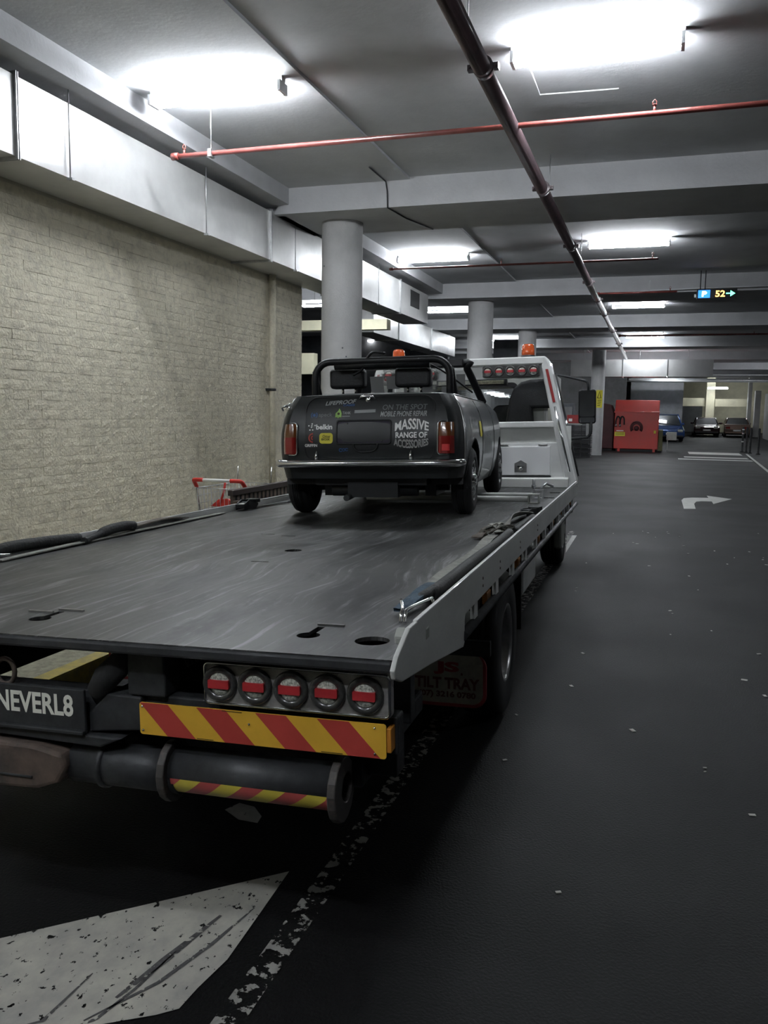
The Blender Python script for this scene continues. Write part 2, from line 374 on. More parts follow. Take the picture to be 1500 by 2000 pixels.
for n, (y, z) in enumerate(cand):
    k = random.randrange(9)
    if n < 300:
        o = bpy.data.objects.new('brick', bme[k]); C.objects.link(o); o.parent = wl
        o.location = (WX + random.uniform(-.003, .003), y, z); o.rotation_euler = (random.choice((0, PI)), 0, 0)
    else: rest.add(bd[k].v, bd[k].f, T=Matrix.Translation((WX + random.uniform(-.003, .003), y, z)))
# cut blocks closing the ends of the courses
for y, z, f in halves: rest.add(bd[0].v, bd[0].f, T=Matrix.Translation((WX, y, z)) @ Matrix.Diagonal((1, f, 1, 1)))
o = rest.build('brickwork', 'brick', wl); o['kind'] = 'stuff'
# raised kerb along the wall with a yellow face
kb = struct('trim_1', MB().box(WX - .02, -3.37, -12, 14.25, 0, .15), 'kerb', .008)
MB().box(-3.374, -3.352, -12, 14.25, .0, .142).box(-3.46, -3.354, -12, 14.25, .1, .1535).build('painted_face', 'kerbyellow', kb)
# columns
def column(x, y, r, top, bot=0., mat='column'):
    mb = MB(); mb.lathe([(r, bot), (r, top)], Tm((x, y, 0)), 40); return struct('column', mb, mat)
c1 = column(-4.83, 12.55, .32, 4.7)
for (dx, z) in ((.08, 2.55), (.13, 2.75), (.18, 2.62), (-.2, 4.0), (.2, 2.35)):   # plugged bolt holes
    MB().cyl((-4.83 + dx, 12.55 - math.sqrt(.32**2 - dx**2) + .004, z), (-4.83 + dx, 12.55 - math.sqrt(.32**2 - dx**2) - .004, z), .012, n=8).build('bolt_hole', 'walldark', c1)
column(-4.54, 21.85, .33, 4.7); column(-4.46, 29.5, .31, 4.7); c4 = column(-2.74, 40.0, .31, 5.05)
sg = MB()
for a in range(7):
    pass
def colpt(a, z, r=.316): return (-2.74 + r * math.sin(a), 40.0 - r * math.cos(a), z)
mb = MB(); mb.grid(lambda i, j: colpt(-.1 + 1.0 * i / 6, 2.18 + .80 * j), 7, 2, flip=False); o = mb.build('warning_sign', 'decalyellow', c4)
mb = MB()
tri = [(.1, 2.62), (.62, 2.62), (.36, 2.92), (.1, 2.62)]
mb.tube([colpt(a, z, .322) for a, z in tri], .018, 5)
for k, z in enumerate((2.52, 2.44, 2.36, 2.28)): mb.tube([colpt(.12, z, .32), colpt(.40, z, .32), colpt(.68 - .05 * k, z, .32)], .014, 4)
mb.build('sign_print', 'decaldark', c4)
# far and hidden walls
struct('wall_back', MB().box(-24, -7.9, 32, 32.3, 0, 5.08), 'walldark')
struct('wall_back', MB().box(-24, -6.5, 20.0, 20.3, 3.83, 4.08), 'wallbeige')
struct('wall_back', MB().box(-24, -9.5, 20.0, 20.3, 0, 3.83), 'walldark')
struct('wall_back', MB().box(-9.1, -8.45, 20.0, 20.25, 2.73, 3.26).box(-9.5, -8.95, 20.02, 20.3, 0, 3.83), 'wallbeige')
struct('wall_back', MB().box(-24, -1.9, 52, 52.3, 0, 5.08), 'wallgrey')
struct('wall_back', MB().box(-1.9, 1.5, 60, 60.3, 0, 5.05), 'wallgrey')
struct('wall_back', MB().box(1.45, 24, 78, 78.3, .5, 5.05), 'wallbeige')
struct('wall_back', MB().box(1.2, 3.55, 77.5, 77.8, .5, 3.0), 'wallgrey')
struct('wall_back', MB().box(1.5, 3.6, 71.8, 72.2, 2.75, 3.4).prism([(1.1, 2.2), (1.75, 2.72), (1.75, 3.4), (1.1, 3.4)], 1, 71.6, 72.2), 'wallbeige')
struct('wall_back', MB().box(4.2, 7.2, 71.8, 72.2, 2.75, 3.35), 'wallbeige')
struct('column', MB().box(3.5, 4.15, 71.4, 72.2, .4, 5.05), 'wallbeige', .03)
struct('column', MB().box(6.35, 6.62, 69, 69.6, .4, 5.05), 'wallwhite', .03)
struct('column', MB().box(6.75, 7.15, 68, 68.6, .4, 3.9), 'wallwhite', .03)
struct('wall_right', MB().box(7.2, 7.5, 34, 66, 0, 3.6), 'wallwhite')
struct('wall_right', MB().box(16, 16.3, -12, 92, 0, 5.1), 'wallgrey')
struct('wall_front', MB().box(-24, 24, -12.3, -12, 0, 5.1), 'wallgrey')
struct('wall_back', MB().box(-24, 24, 91.7, 92, 0, 5.4), 'wallgrey')
struct('wall_left', MB().box(-24.3, -24, 14, 92, 0, 5.4), 'walldark')
# hanging bulkhead behind the second column
struct('trim_2', MB().box(-6.3, -5.35, 33.0, 33.3, 3.2, 4.7), 'walldark')
# painted floor markings
def marking(name, poly, mat, z=.004):
    mb = MB(); n = len(poly); mb.add([(x, y, floorz(y) + z) for x, y in poly], [tuple(range(n))])
    o = mb.build(name, mat); bm = bmesh.new(); bm.from_mesh(o.data)
    for f in bm.faces:
        if f.normal.z < 0: f.normal_flip()
    bm.to_mesh(o.data); bm.free(); o['kind'] = 'structure'; return o
arrow = marking('painted_arrow', [(-1.255, 2.76), (-1.24, 2.5), (-1.225, 2.22), (-1.245, 2.07), (-1.25, 1.975), (-1.30, 1.93), (-1.42, 1.85), (-2.2, 1.35), (-2.6, 1.48)], 'paint')
def strip(name, pts, wd, mat, parent, z=.006):
    mb = MB(); n = len(pts); vs = []
    for i, p in enumerate(pts):
        d = (Vector(pts[min(i + 1, n - 1)]) - Vector(pts[max(i - 1, 0)])).normalized(); h = wd / 2 * (.35 if i in (0, n - 1) else 1)
        vs += [(p[0] - d.y * h, p[1] + d.x * h, z), (p[0] + d.y * h, p[1] - d.x * h, z)]
    mb.add(vs, [(2 * i, 2 * i + 1, 2 * i + 3, 2 * i + 2) for i in range(n - 1)]); return mb.build(name, mat, parent)
for wd, pts in ((.012, [(-1.70, 1.70), (-1.59, 1.80), (-1.585, 2.02)]), (.011, [(-1.62, 1.62), (-1.45, 1.86), (-1.42, 2.0), (-1.40, 2.2)]), (.03, [(-1.45, 1.95), (-1.41, 2.15), (-1.36, 2.42)]), (.014, [(-1.48, 1.84), (-1.37, 2.05), (-1.31, 2.27), (-1.27, 2.5)])):   # tyre scuffs across the paint
    strip('scuff', pts, wd, 'scuff', arrow)
marking('lane_line', [(-1.128, 1.2), (-1.043, 1.2), (-1.055, 4.6), (-1.09, 9.6), (-1.13, 13), (-1.21, 13), (-1.19, 9), (-1.155, 4.6)], 'paintworn')
for x0 in (-1.128, -1.052):
    marking('lane_line', [(x0, 1.2), (x0 + .012, 1.2), (x0 - .018, 6.6), (x0 - .032, 6.6)], 'paintworn', .006)
marking('painted_patch', [(-1.73, 3.12), (-1.70, 3.20), (-1.62, 3.19), (-1.55, 3.12), (-1.54, 3.06), (-1.63, 3.06)], 'paintpatch')
marking('painted_patch', [(-1.74, 3.80), (-1.70, 3.92), (-1.42, 3.95), (-1.45, 3.82), (-1.52, 3.74)], 'paintpatch')
marking('painted_triangle', [(-1.20, 12.5), (-1.06, 12.55), (-1.05, 10.85)], 'paintclean')
marking('turn_arrow', [(.56, 17.2), (.78, 17.3), (.79, 18.3), (.85, 18.8), (.95, 18.95), (1.17, 19.0), (1.17, 18.45), (1.63, 19.8), (1.14, 20.4), (1.15, 19.85), (.80, 19.75), (.62, 19.5), (.56, 19.0)], 'paintclean')
for y0, y1, x0, x1 in ((38.2, 39.0, .9, 3.9), (40.2, 41.2, 1.2, 3.9), (43.2, 45.2, 1.5, 3.9)):
    marking('painted_stripe', [(x0, y0), (x1, y0), (x1, y1), (x0, y1)], 'paintclean')
marking('lane_line', [(3.45, 28), (3.56, 28), (4.25, 44.5), (4.14, 44.5)], 'paintclean')
mb = MB()                                       # scraps of litter and chipped paint on the asphalt
rl = random.Random(5)
for _ in range(70):
    x, y = rl.uniform(-.75, 2.6), rl.uniform(2.2, 14) ; s = rl.uniform(.006, .02); a = rl.uniform(0, 6)
    mb.box(-s, s, -s * .6, s * .6, .0, .003, T=Tm((x, y, .001), rz=a))
o = mb.build('litter', 'litter'); tag(o, 'scattered pale scraps of litter on the dark asphalt', 'litter'); o['kind'] = 'stuff'
# ================================================================== SERVICES
def duct(label, x0, x1, y0, y1, z0, z1, joints, axis=1, mat='duct', group=None):
    r = thing('air_duct', label, 'duct', ((x0 + x1) / 2, (y0 + y1) / 2, z0)); ox, oy, oz = r.location
    J = [y0] + joints + [y1] if axis == 1 else [x0] + joints + [x1]
    for a, b in zip(J[:-1], J[1:]):                 # each sheet-metal section, its faces cross-broken
        mb = MB(); g = .006
        if axis == 1: X0, X1, Y0, Y1 = x0, x1, a + g, b - g
        else: X0, X1, Y0, Y1 = a + g, b - g, y0, y1
        c = [(X0, Y0, z0), (X1, Y0, z0), (X1, Y1, z0), (X0, Y1, z0), (X0, Y0, z1), (X1, Y0, z1), (X1, Y1, z1), (X0, Y1, z1)]
        c = [(p[0] - ox, p[1] - oy, p[2] - oz) for p in c]
        for q in ((0, 1, 5, 4), (1, 2, 6, 5), (2, 3, 7, 6), (3, 0, 4, 7), (4, 5, 6, 7), (3, 2, 1, 0)):
            P = [Vector(c[i]) for i in q]; n = (P[1] - P[0]).cross(P[2] - P[0]).normalized(); mid = sum(P, Vector()) / 4 + n * .012
            mb.add([*P, mid], [(0, 1, 4), (1, 2, 4), (2, 3, 4), (3, 0, 4)])
        mb.build('duct_section', mat, r)
    for j in joints:
        mb = MB(); f = .03
        for k in (-.012, .012):
            if axis == 1: mb.box(x0 - f - ox, x1 + f - ox, j + k - .005 - oy, j + k + .005 - oy, -f, z1 - z0 + f)
            else: mb.box(j + k - .005 - ox, j + k + .005 - ox, y0 - f - oy, y1 + f - oy, -f, z1 - z0 + f)
        mb.build('flange', 'galv', r)
    return r
d1 = duct('long sheet-metal air duct running along the top of the rough block wall', -6.255, -5.62, -4.5, 20.6, 4.0, 4.70, [.2, 3.3, 6.42, 11.62, 15.2, 18.2])
dx, dy, dz = d1.location
for y in (7.1, 9.7, 12.45, 16.6):
    mb = MB(); mb.cyl((-5.585 - dx, y - dy, 3.96 - dz), (-5.585 - dx, y - dy, (5.06 if y < 14 and y != 12.45 else 4.8) - dz), .007, n=6)
    mb.box(-5.61 - dx, -5.55 - dx, y - .02 - dy, y + .02 - dy, -.035, -.012); mb.build('hanger_rod', 'galv', d1)
mb = MB().box(-5.63 - dx, -5.605 - dx, 19.0 - dy, 19.75 - dy, .25, .62); mb.build('access_panel', 'grate', d1)
d2 = duct('brightly lit sheet-metal duct further back beyond the wall end', -8.2, -7.5, 21.9, 31.5, 3.95, 4.66, [24.2, 28.0])
d3 = duct('sheet-metal duct crossing above the far red compactor', -4.2, 2.3, 42.0, 42.9, 3.7, 4.5, [-1.75, .28], 0)
for x in (-3.6, -1.0, 1.2):
    mb = MB(); mb.cyl((x - d3.location.x, 0, .8), (x - d3.location.x, 0, 5.06 - 3.7), .012, n=6); mb.build('hanger_rod', 'galv', d3)
# sprinkler main and branches
pm = thing('sprinkler_main', 'thick dark red sprinkler main running lengthwise under the ceiling', 'pipe', (-1.455, 2, 4.5))
MB().cyl((0, -4, 0), (-.12, 39, 0), .072, n=20).build('pipe', 'mainpipe', pm)
for y in (6.9, 10.6, 14.2, 18.0, 20.6, 23.5, 28, 33):
    mb = MB(); yy = y - 2; x = -.003 * yy
    mb.cyl((x, yy - .04, 0), (x, yy + .04, 0), .084, n=20); mb.box(x - .125, x - .075, yy - .03, yy + .03, -.022, .022); mb.box(x + .075, x + .125, yy - .03, yy + .03, -.022, .022)
    mb.cyl((x - .105, yy - .05, 0), (x - .105, yy + .05, 0), .011, n=6); mb.cyl((x + .105, yy - .05, 0), (x + .105, yy + .05, 0), .011, n=6)
    mb.build('coupling', 'mainpipe', pm)
for y in (6.3, 11.2, 16, 24.5):
    MB().cyl((-.003 * (y - 2), y - 2, .06), (-.003 * (y - 2), y - 2, .57), .006, n=6).build('hanger_rod', 'galv', pm)
def branch(y, x0, x1, z, r, label, heads, rods=()):
    p = thing('sprinkler_pipe', label, 'pipe', (x0, y, z))
    MB().cyl((0, 0, 0), (x1 - x0, 0, 0), r, n=12).build('pipe', 'redpipe', p)
    mb = MB(); mb.cyl((-.03, 0, 0), (.05, 0, 0), r * 1.5, n=10); mb.build('end_cap', 'redpipe', p)
    for x in heads:
        mb = MB(); mb.cyl((x - x0, 0, 0), (x - x0, 0, r + .045), .012, n=8); mb.cyl((x - x0, 0, r + .045), (x - x0, 0, r + .05), .022, n=10)
        mb.tube([(x - x0 - .014, 0, r + .05), (x - x0 - .018, 0, r + .075), (x - x0, 0, r + .095), (x - x0 + .018, 0, r + .075), (x - x0 + .014, 0, r + .05)], .004, 5); mb.build('sprinkler_head', 'redpipe', p)
    for x in rods:
        mb = MB(); mb.cyl((x - x0, 0, .0), (x - x0, 0, 5.06 - z), .006, n=6); mb.box(x - x0 - .02, x - x0 + .02, -.045, .045, -.04, .04); mb.build('hanger_rod', 'galv', p)
    return p
branch(8.31, -5.17, 6.5, 4.5, .026, 'thin red sprinkler pipe crossing under the ceiling in front of the near beam', [-5.05, -.18, 2.8], [-4.72])
branch(16.2, -5.2, -.15, 4.6, .02, 'thin red sprinkler pipe just past the near beam', [-3, -.25])
branch(20.4, -1.5, .25, 4.6, .022, 'short red sprinkler pipe beside the green and blue parking display', [.1])
branch(32.0, -1.5, 8, 4.7, .03, 'far red sprinkler pipe crossing the ceiling in the distance', [0, 3])
# conduits on the ceiling
def conduit(label, pts, r=.008, mat='fitting', name='cable_conduit'):
    o = MB().tube(pts, r, 6).build(name, mat); return tag(o, label, 'conduit')
conduit('thin pale conduit bent beside the nearest right ceiling light', [(-1.33, 8.2, 5.03), (-1.33, 9.05, 5.03), (-.55, 9.1, 5.03)])
conduit('grey conduit dropping over the near concrete beam', [(-3.86, 11.0, 5.03), (-3.86, 11.72, 5.03), (-3.84, 11.73, 4.9), (-3.83, 11.73, 4.67), (-3.75, 12.4, 4.665), (-3.55, 13.2, 4.665)], .01, 'steel')
conduit('pale conduit run across the third beam towards the parking display', [(-.35, 20.95, 4.95), (-.35, 20.98, 4.72), (.8, 20.98, 4.74), (6, 20.98, 4.76)], .014)
conduit('pale pipe run across the far ceiling on the right', [(-.9, 55.8, 4.45), (9, 56, 4.45)], .05)
conduit('lower grey pipe run across the far ceiling', [(-5, 57, 4.1), (10, 57, 4.1)], .06)
# cable tray far behind the compactor
ct = thing('cable_tray', 'long perforated cable tray across the far ceiling', 'cable tray', (3, 58, 4.2))
MB().box(-5, 6, -.2, .2, 0, .02).box(-5, 6, -.22, -.2, 0, .12).box(-5, 6, .2, .22, 0, .12).build('tray', 'galv', ct)
# fluorescent fittings
def light(label, x, y, z=5.08, L=1.5, rz=0., on=True, two=True, mat=None):
    t = thing('ceiling_light', label, 'light', (x, y, z), rz, 'fluorescent battens under the ceiling')
    mb = MB(); mb.prism([(-.05, 0), (.05, 0), (.035, -.06), (-.035, -.06)], 0, -L / 2, L / 2); mb.build('housing', 'fitting', t)
    for yy in ((-.065, .065) if two else (0,)):
        MB().cyl((-L / 2 + .03, yy, -.125), (L / 2 - .03, yy, -.125), .019, n=10).build('tube', 'tube', t)
    for s in (-1, 1):
        MB().box(s * (L / 2 - .015) - .015, s * (L / 2 - .015) + .015, -.09, .09, -.15, -.05).build('lamp_holder', 'fitting', t)
    return t
light('nearest twin fluorescent batten right of the sprinkler main', -.70, 8.02)
light('second fluorescent batten right of the sprinkler main, before the parking display', -.70, 16.75)
light('third fluorescent batten right of the sprinkler main, past the parking display', -.73, 25.9)
light('fourth, smallest clear batten right of the sprinkler main', -.68, 35.6)
light('fluorescent batten shining on the duct above the compactor', -.75, 41.2, 5.08)
light('nearest left fluorescent batten glaring beside the long duct', -4.45, 7.95, 5.045)
light('fluorescent batten hidden behind the near column over the duct', -4.6, 17.2, 5.045)
light('fluorescent batten between the near column and the second column', -6.42, 25.7, 5.045)
light('fluorescent batten beside the third column over the cab', -6.45, 35.8, 5.045)
lx = light('hung fluorescent batten seen left of the near column past the wall end', -7.2, 18.25, 4.33, 1.6)
for x in (-.5, .5): MB().cyl((x, 0, 0), (x, 0, .71), .008, n=6).build('hanger_rod', 'galv', lx)
light('far fluorescent batten over the brown parked car', 4.2, 69.5, 4.2, 1.5)
light('far low fluorescent batten at the back right column', 6.1, 74, 3.0, 1.2, two=False)
light('fluorescent batten half hidden under the far duct', -.25, 45.3, 3.98, 1.3)
light('low fluorescent batten seen through the cab rear window', -8.9, 46.0, 3.0, 1.6)
light('fluorescent batten over the blue parked car', .3, 57, 4.9)
light('fluorescent batten behind the camera over the lane', -.70, -1.6)
light('fluorescent batten behind the camera near the block wall', -4.45, -.6, 5.045)
light('fluorescent batten over the right bays', 7.5, 8.0)
light('fluorescent batten over the right bays further on', 7.5, 25.9)
light('fluorescent batten at the far right wall', 5.6, 50.0)
o = MB().lathe([(.0, -.06), (.10, -.05), (.13, 0), (.12, .03), (0, .03)], Tm((-11.05, 31.93, 4.62), rx=0), 16).build('bulkhead_light', 'bulb'); tag(o, 'small round bulkhead lamp on the dark back wall', 'light')
# parking guidance display
ds = thing('parking_display', 'hanging parking display with blue square, orange digits and green arrow', 'sign', (1.09, 20.4, 4.42))
MB().box(-.42, .42, -.05, .05, 0, .20).build('case', 'screenblack', ds, .006)
def dsf(x, y): return (x, -.053, y)
decal('parking_square', [(-.39, .015), (-.14, .015), (-.14, .185), (-.39, .185)], dsf, 'ledblue', ds)
text_on('lettering', 'P', -.31, -.21, .04, .16, lambda x, y: (x, -.056, y), 'ledwhite', ds, .03)
text_on('lettering', '52', -.03, .17, .03, .17, dsf, 'ledorange', ds, .02)
decal('arrow', [(.19, .09), (.28, .09), (.28, .035), (.38, .10), (.28, .165), (.28, .115), (.19, .115)], dsf, 'ledgreen', ds)
mb = MB()
for x in (-.35, -.25): mb.cyl((x, 0, .2), (x, 0, .62), .012, n=6)
mb.build('bracket', 'steel', ds); MB().box(-.47, -.43, -.04, .04, .03, .1).build('sensor', 'fitting', ds)
# downpipe on the wall
dp = thing('downpipe', 'pale painted downpipe fixed to the block wall near its far end', 'pipe', (-6.18, 12.86, .55))
MB().cyl((0, 0, 0), (0, 0, 3.45), .055, n=16).build('pipe', 'brick', dp)
mb = MB(); mb.cyl((0, 0, 1.55), (0, 0, 1.59), .063, n=16); mb.box(-.09, .0, -.09, .09, 1.55, 1.59); mb.build('pipe_clip', 'steel', dp)
MB().cyl((0, 0, -.05), (0, 0, .02), .03, n=10).box(-.09, .02, -.12, .05, -.06, -.04).build('outlet', 'rust', dp)
# ================================================================== TOW TRUCK (own frame: x right of its centreline, y forward of the deck's rear edge, z up)
TRK = Matrix.Translation((-1.8183, 2.0298, 0)) @ Matrix.Rotation(.0222, 4, 'Z') @ Matrix.Rotation(-.0118, 4, 'X') @ Matrix.Rotation(-.034, 4, 'Y')
truck = thing('tow_truck', 'white tilt-tray tow truck with dark scuffed deck carrying the black convertible', 'truck', mat=TRK)
ZD = 1.056; W2 = 1.215; DL = 6.82
# deck plate with its lashing holes
def plate_holes(outer, holes, z0, z1, name, mat, parent):
    bm = bmesh.new()
    def loop(pts, z): 
        vs = [bm.verts.new((x, y, z)) for x, y in pts]; return vs, [bm.edges.new((vs[i], vs[(i + 1) % len(vs)])) for i in range(len(vs))]
    for z in (z1, z0):
        ed = []
        for pts in [outer] + holes: ed += loop(pts, z)[1]
        bmesh.ops.triangle_fill(bm, edges=ed, use_beauty=True)
    bm.verts.ensure_lookup_table(); n = len(bm.verts) // 2; k = 0
    for pts in [outer] + holes:
        m = len(pts)
        for i in range(m):
            j = (i + 1) % m; bm.faces.new((bm.verts[k + i], bm.verts[k + j], bm.verts[n + k + j], bm.verts[n + k + i]))
        k += m
    bmesh.ops.recalc_face_normals(bm, faces=bm.faces)
    me = bpy.data.meshes.new(name); bm.to_mesh(me); bm.free(); me.materials.append(MT[mat])
    o = bpy.data.objects.new(name, me); C.objects.link(o); o.parent = parent; return o
def circ(x, y, r, n=20, ry=None): return [(x + r * math.cos(2 * PI * k / n), y + (ry or r) * math.sin(2 * PI * k / n)) for k in range(n)]
def keyhole(x, y, r, s): return [(x + r * math.cos(a), y + r * math.sin(a)) for a in [PI / 2 + .35 + (2 * PI - .7) * k / 16 for k in range(17)]] + [(x + .012, y + s), (x - .012, y + s)]
holes = [circ(1.098, .186, .052), keyhole(.89, .205, .036, .11), keyhole(-.075, .205, .036, .11), keyhole(-.89, .205, .036, .11), circ(-1.098, .186, .052)]
holes += [[(x - .045, y - .008), (x + .045, y - .008), (x + .045, y + .008), (x - .045, y + .008)] for x, y in ((-.14, 2.44), (-.30, 2.5), (.12, 1.5))]
holes += [circ(.13, 1.88, .045)]
holes += [[(x - .05, y - .05), (x + .05, y - .05), (x + .05, y + .05), (x - .05, y + .05)] for x, y in ((1.08, 6.05), (1.08, 5.45), (-1.08, 6.05))]
plate_holes([(-W2, 0), (W2, 0), (W2, DL), (-W2, DL)], holes, ZD - .012, ZD, 'deck', 'deck', truck)
mb = MB()
for x, y, dx_, dy_ in ((.915, .335, .045, .004), (-.05, .335, .05, .004), (-.14, .29, .05, .004)): mb.box(x - dx_, x + dx_, y - dy_, y + dy_, ZD, ZD + .006)
mb.build('deck_lug', 'alu', truck)
MB().box(-W2, W2, -.010, .05, ZD - .036, ZD - .003).build('deck_edge_bar', 'steel', truck, .008)
mb = MB()
for k in range(12): mb.box(-W2 + .02, W2 - .02, 1.2 + k * .5, 1.25 + k * .5, ZD - .06, ZD - .013)
mb.build('deck_crossmember', 'steel', truck); truck.children[-1]['kind'] = 'stuff'
for s in (-1, 1): MB().box(s * .42 - .04, s * .42 + .04, .8, DL, ZD - .15, ZD - .061).build('deck_runner', 'steel', truck, .006)
# side rails: a deep white band, posts, and a rope rail below
def side_rail(s):
    X = s * 1.24; t = .014; q = 0 if s > 0 else -.032
    poly = [(-.095, 1.055), (-.06, 1.085), (.06, 1.132 + q), (.14, 1.132 + q), (6.62, 1.120 + q), (6.66, 1.06), (6.62, .99), (.83, 1.004), (.815, .99), (.81, .905), (.79, .893), (.3, .965), (-.02, 1.005), (-.085, 1.03)]
    r = MB().prism(poly, 0, X - t / 2, X + t / 2).build('side_rail', 'whiteold', truck, .004)
    MB().box(X - t / 2, X + t / 2, .14, 6.6, 1.1245 + q, 1.1365 + q).build('rail_cap', 'white', r, .003)
    for k in range(12):
        u = 1.04 + .508 * k
        if u > 6.6: break
        MB().box(X - .012, X + .006, u - .035, u + .035, .925, 1.01).build('rail_post', 'whiteold', r, .003)
    MB().cyl((X, .80, .93), (X, 6.62, .905), .019, n=12).build('rope_rail', 'steel', r)
    for k in range(6):
        u = 1.62 + 1.016 * k
        MB().box(X - s * .055 - .012, X - s * .055 + .012, u - .05, u + .05, .885, .94).build('marker_lamp', 'amber', r, .004)
    for k in range(6):
        u = 1.24 + 1.016 * k
        if u > 6.4: break
        MB().lathe([(0, .03), (.03, .025), (.045, 0), (.03, -.03), (0, -.03)], Tm((X - s * .07, u, .885)) @ AXX, 14).build('tie_hook', 'white', r)
    MB().box(X - t / 2 - .002, X + t / 2 + .002, .235, .275, 1.055, 1.09).build('rivet_plate', 'offwhite', r, .004)
    mb = MB()
    for u in (1.18, 1.62, 2.3, 3.1): 
        for dz_ in (0, -.03): mb.cyl((X - .012, u, 1.075 + dz_), (X + .0095, u, 1.075 + dz_), .006, n=8)
    mb.build('rivet', 'rust', r)
    return r
side_rail(1); side_rail(-1)
MB().prism([(0, 0), (.04, .005), (.05, .035), (.02, .045), (-.005, .025)], 0, 1.205, 1.234, T=Tm((0, .05, 1.085))).build('corner_bumper', 'offwhite', truck, .006)
# chassis
for s in (-1, 1): MB().box(s * .42 - .035, s * .42 + .035, 1.5, 9.6, .62, .845).build('chassis_rail', 'steel', truck, .006)
for u in (1.6, 2.3, 3.4, 4.6, 5.8, 7.0): MB().box(-.39, .39, u, u + .06, .65, .8).build('chassis_crossmember', 'steel', truck)
MB().box(-1.2, 1.2, .095, .155, .755, .868).build('rear_bar', 'steel', truck, .006)
# red-yellow rear marker plates
def stripes_box(x0, x1, z0, z1, y, n, slant, mats, parent, name, first=0, t=.004):
    r = MB().prism(rrect(x0, x1, z0, z1, .008), 1, y, y + t).build(name, mats[first], parent)
    step = (x1 - x0 + abs(slant)) / n
    mb = MB()
    for k in range(n):
        if (k + first) % 2 == 0: continue
        a = x0 + min(0, -slant) + k * step + (0 if slant > 0 else 0)
        # clip the slanted bar to the plate
        poly = [(a + (slant if slant < 0 else 0) * 0, z1), (a + step, z1), (a + step + slant, z0), (a + slant, z0)]
        def clip(P, f):
            out = []
            for i in range(len(P)):
                p, q = P[i], P[(i + 1) % len(P)]; fp, fq = f(p), f(q)
                if fp >= 0: out.append(p)
                if fp * fq < 0: tt = fp / (fp - fq); out.append((p[0] + (q[0] - p[0]) * tt, p[1] + (q[1] - p[1]) * tt))
            return out
        poly = clip(clip(poly, lambda p: p[0] - x0 - .001), lambda p: x1 - .001 - p[0])
        if len(poly) > 2: mb.add([(x, y - .0008, z) for x, z in poly], [tuple(range(len(poly)))])
    mb.build('stripe', mats[1 - first], r); return r
def marker_plate(s):
    x0, x1 = (.397, 1.178) if s > 0 else (-1.178, -.397)
    r = MB().prism(rrect(x0, x1, .759, .858, .008), 1, .05, .054).build('marker_plate', 'sigyel', truck)
    # seven and a half diagonal bands
    pw = .1915; lean = .092 * s
    mb = MB()
    for k in range(4):
        a = x0 + .002 + k * pw if s > 0 else x0 + .09 + k * pw
        P = [(a, .8575), (a + pw * .5, .8575), (a + pw * .5 + lean, .7595), (a + lean, .7595)]
        def clip(P, f):
            out = []
            for i in range(len(P)):
                p, q = P[i], P[(i + 1) % len(P)]; fp, fq = f(p), f(q)
                if fp >= 0: out.append(p)
                if fp * fq < 0: tt = fp / (fp - fq); out.append((p[0] + (q[0] - p[0]) * tt, p[1] + (q[1] - p[1]) * tt))
            return out
        P = clip(clip(P, lambda p: p[0] - x0 - .003), lambda p: x1 - .003 - p[0])
        if len(P) > 2: mb.add([(x, .0493, z) for x, z in P], [tuple(range(len(P)))])
    mb.build('stripe', 'sigred', r)
    mb = MB()
    for x in (.408, .762, 1.145):
        for z in ((.772, .846) if x != .762 else (.822,)): mb.lathe([(0, -.004), (.003, -.003), (.004, 0)], Tm((s * x, .049, z)) @ AXY, 8)
    mb.build('rivet', 'chrome', r)
    fn = lambda x, y: (x, .0488, y)
    for a, b, z in ((.59, .645, .7615), (.985, 1.05, .7615), (.675, .74, .8535)):
        decal('small_print', [(s * a, z), (s * b, z), (s * b, z + .0022), (s * a, z + .0022)], fn, 'decaldark', r)
    MB().box(s * 1.181 - .004, s * 1.181 + .010, .055, .15, .775, .845).build('side_reflector', 'amber', r, .003)
marker_plate(1); marker_plate(-1)
# tail-lamp panels, five round lamps each
def lamp_round(x, y, z, R, parent):
    mb = MB(); T = Tm((x, y, z)) @ Matrix.Rotation(PI / 2, 4, 'X')        # local Z -> -Y (towards the rear)
    mb.lathe([(R * 1.0, -.004), (R * 1.0, .010), (R * .93, .017), (R * .66, .013), (R * .63, .008)], T, 28, ms=[0, 0, 0, 0])
    mb.lathe([(R * .64, .008), (R * .5, .013), (R * .25, .0155), (.0001, .016)], T, 28, ms=[1, 1, 1])
    h = R * .24; wx = R * .62
    mb.prism(rrect(-wx, wx, -h, h, .003), 1, -.019, -.008, 2, T=Tm((x, y, z)))
    return mb.build('tail_lamp', ['lensrim', 'lens', 'lensred'], parent)
def tail_panel(s):
    x0, x1 = (.618, 1.193) if s > 0 else (-1.193, -.618)
    r = MB().prism(rrect(x0, x1, .872, 1.0, .016), 1, .052, .085).build('tail_lamp_panel', 'panelsteel', truck, .006)
    mb = MB(); mb.tube([(x, .052, z) for x, z in rrect(x0 + .004, x1 - .004, .876, .996, .014)], .0045, 6, closed=True); mb.build('panel_rim', 'chrome', r)
    for k in range(5): lamp_round(s * (.674 + .1115 * k), .052, .938, .0535, r)
tail_panel(1); tail_panel(-1)
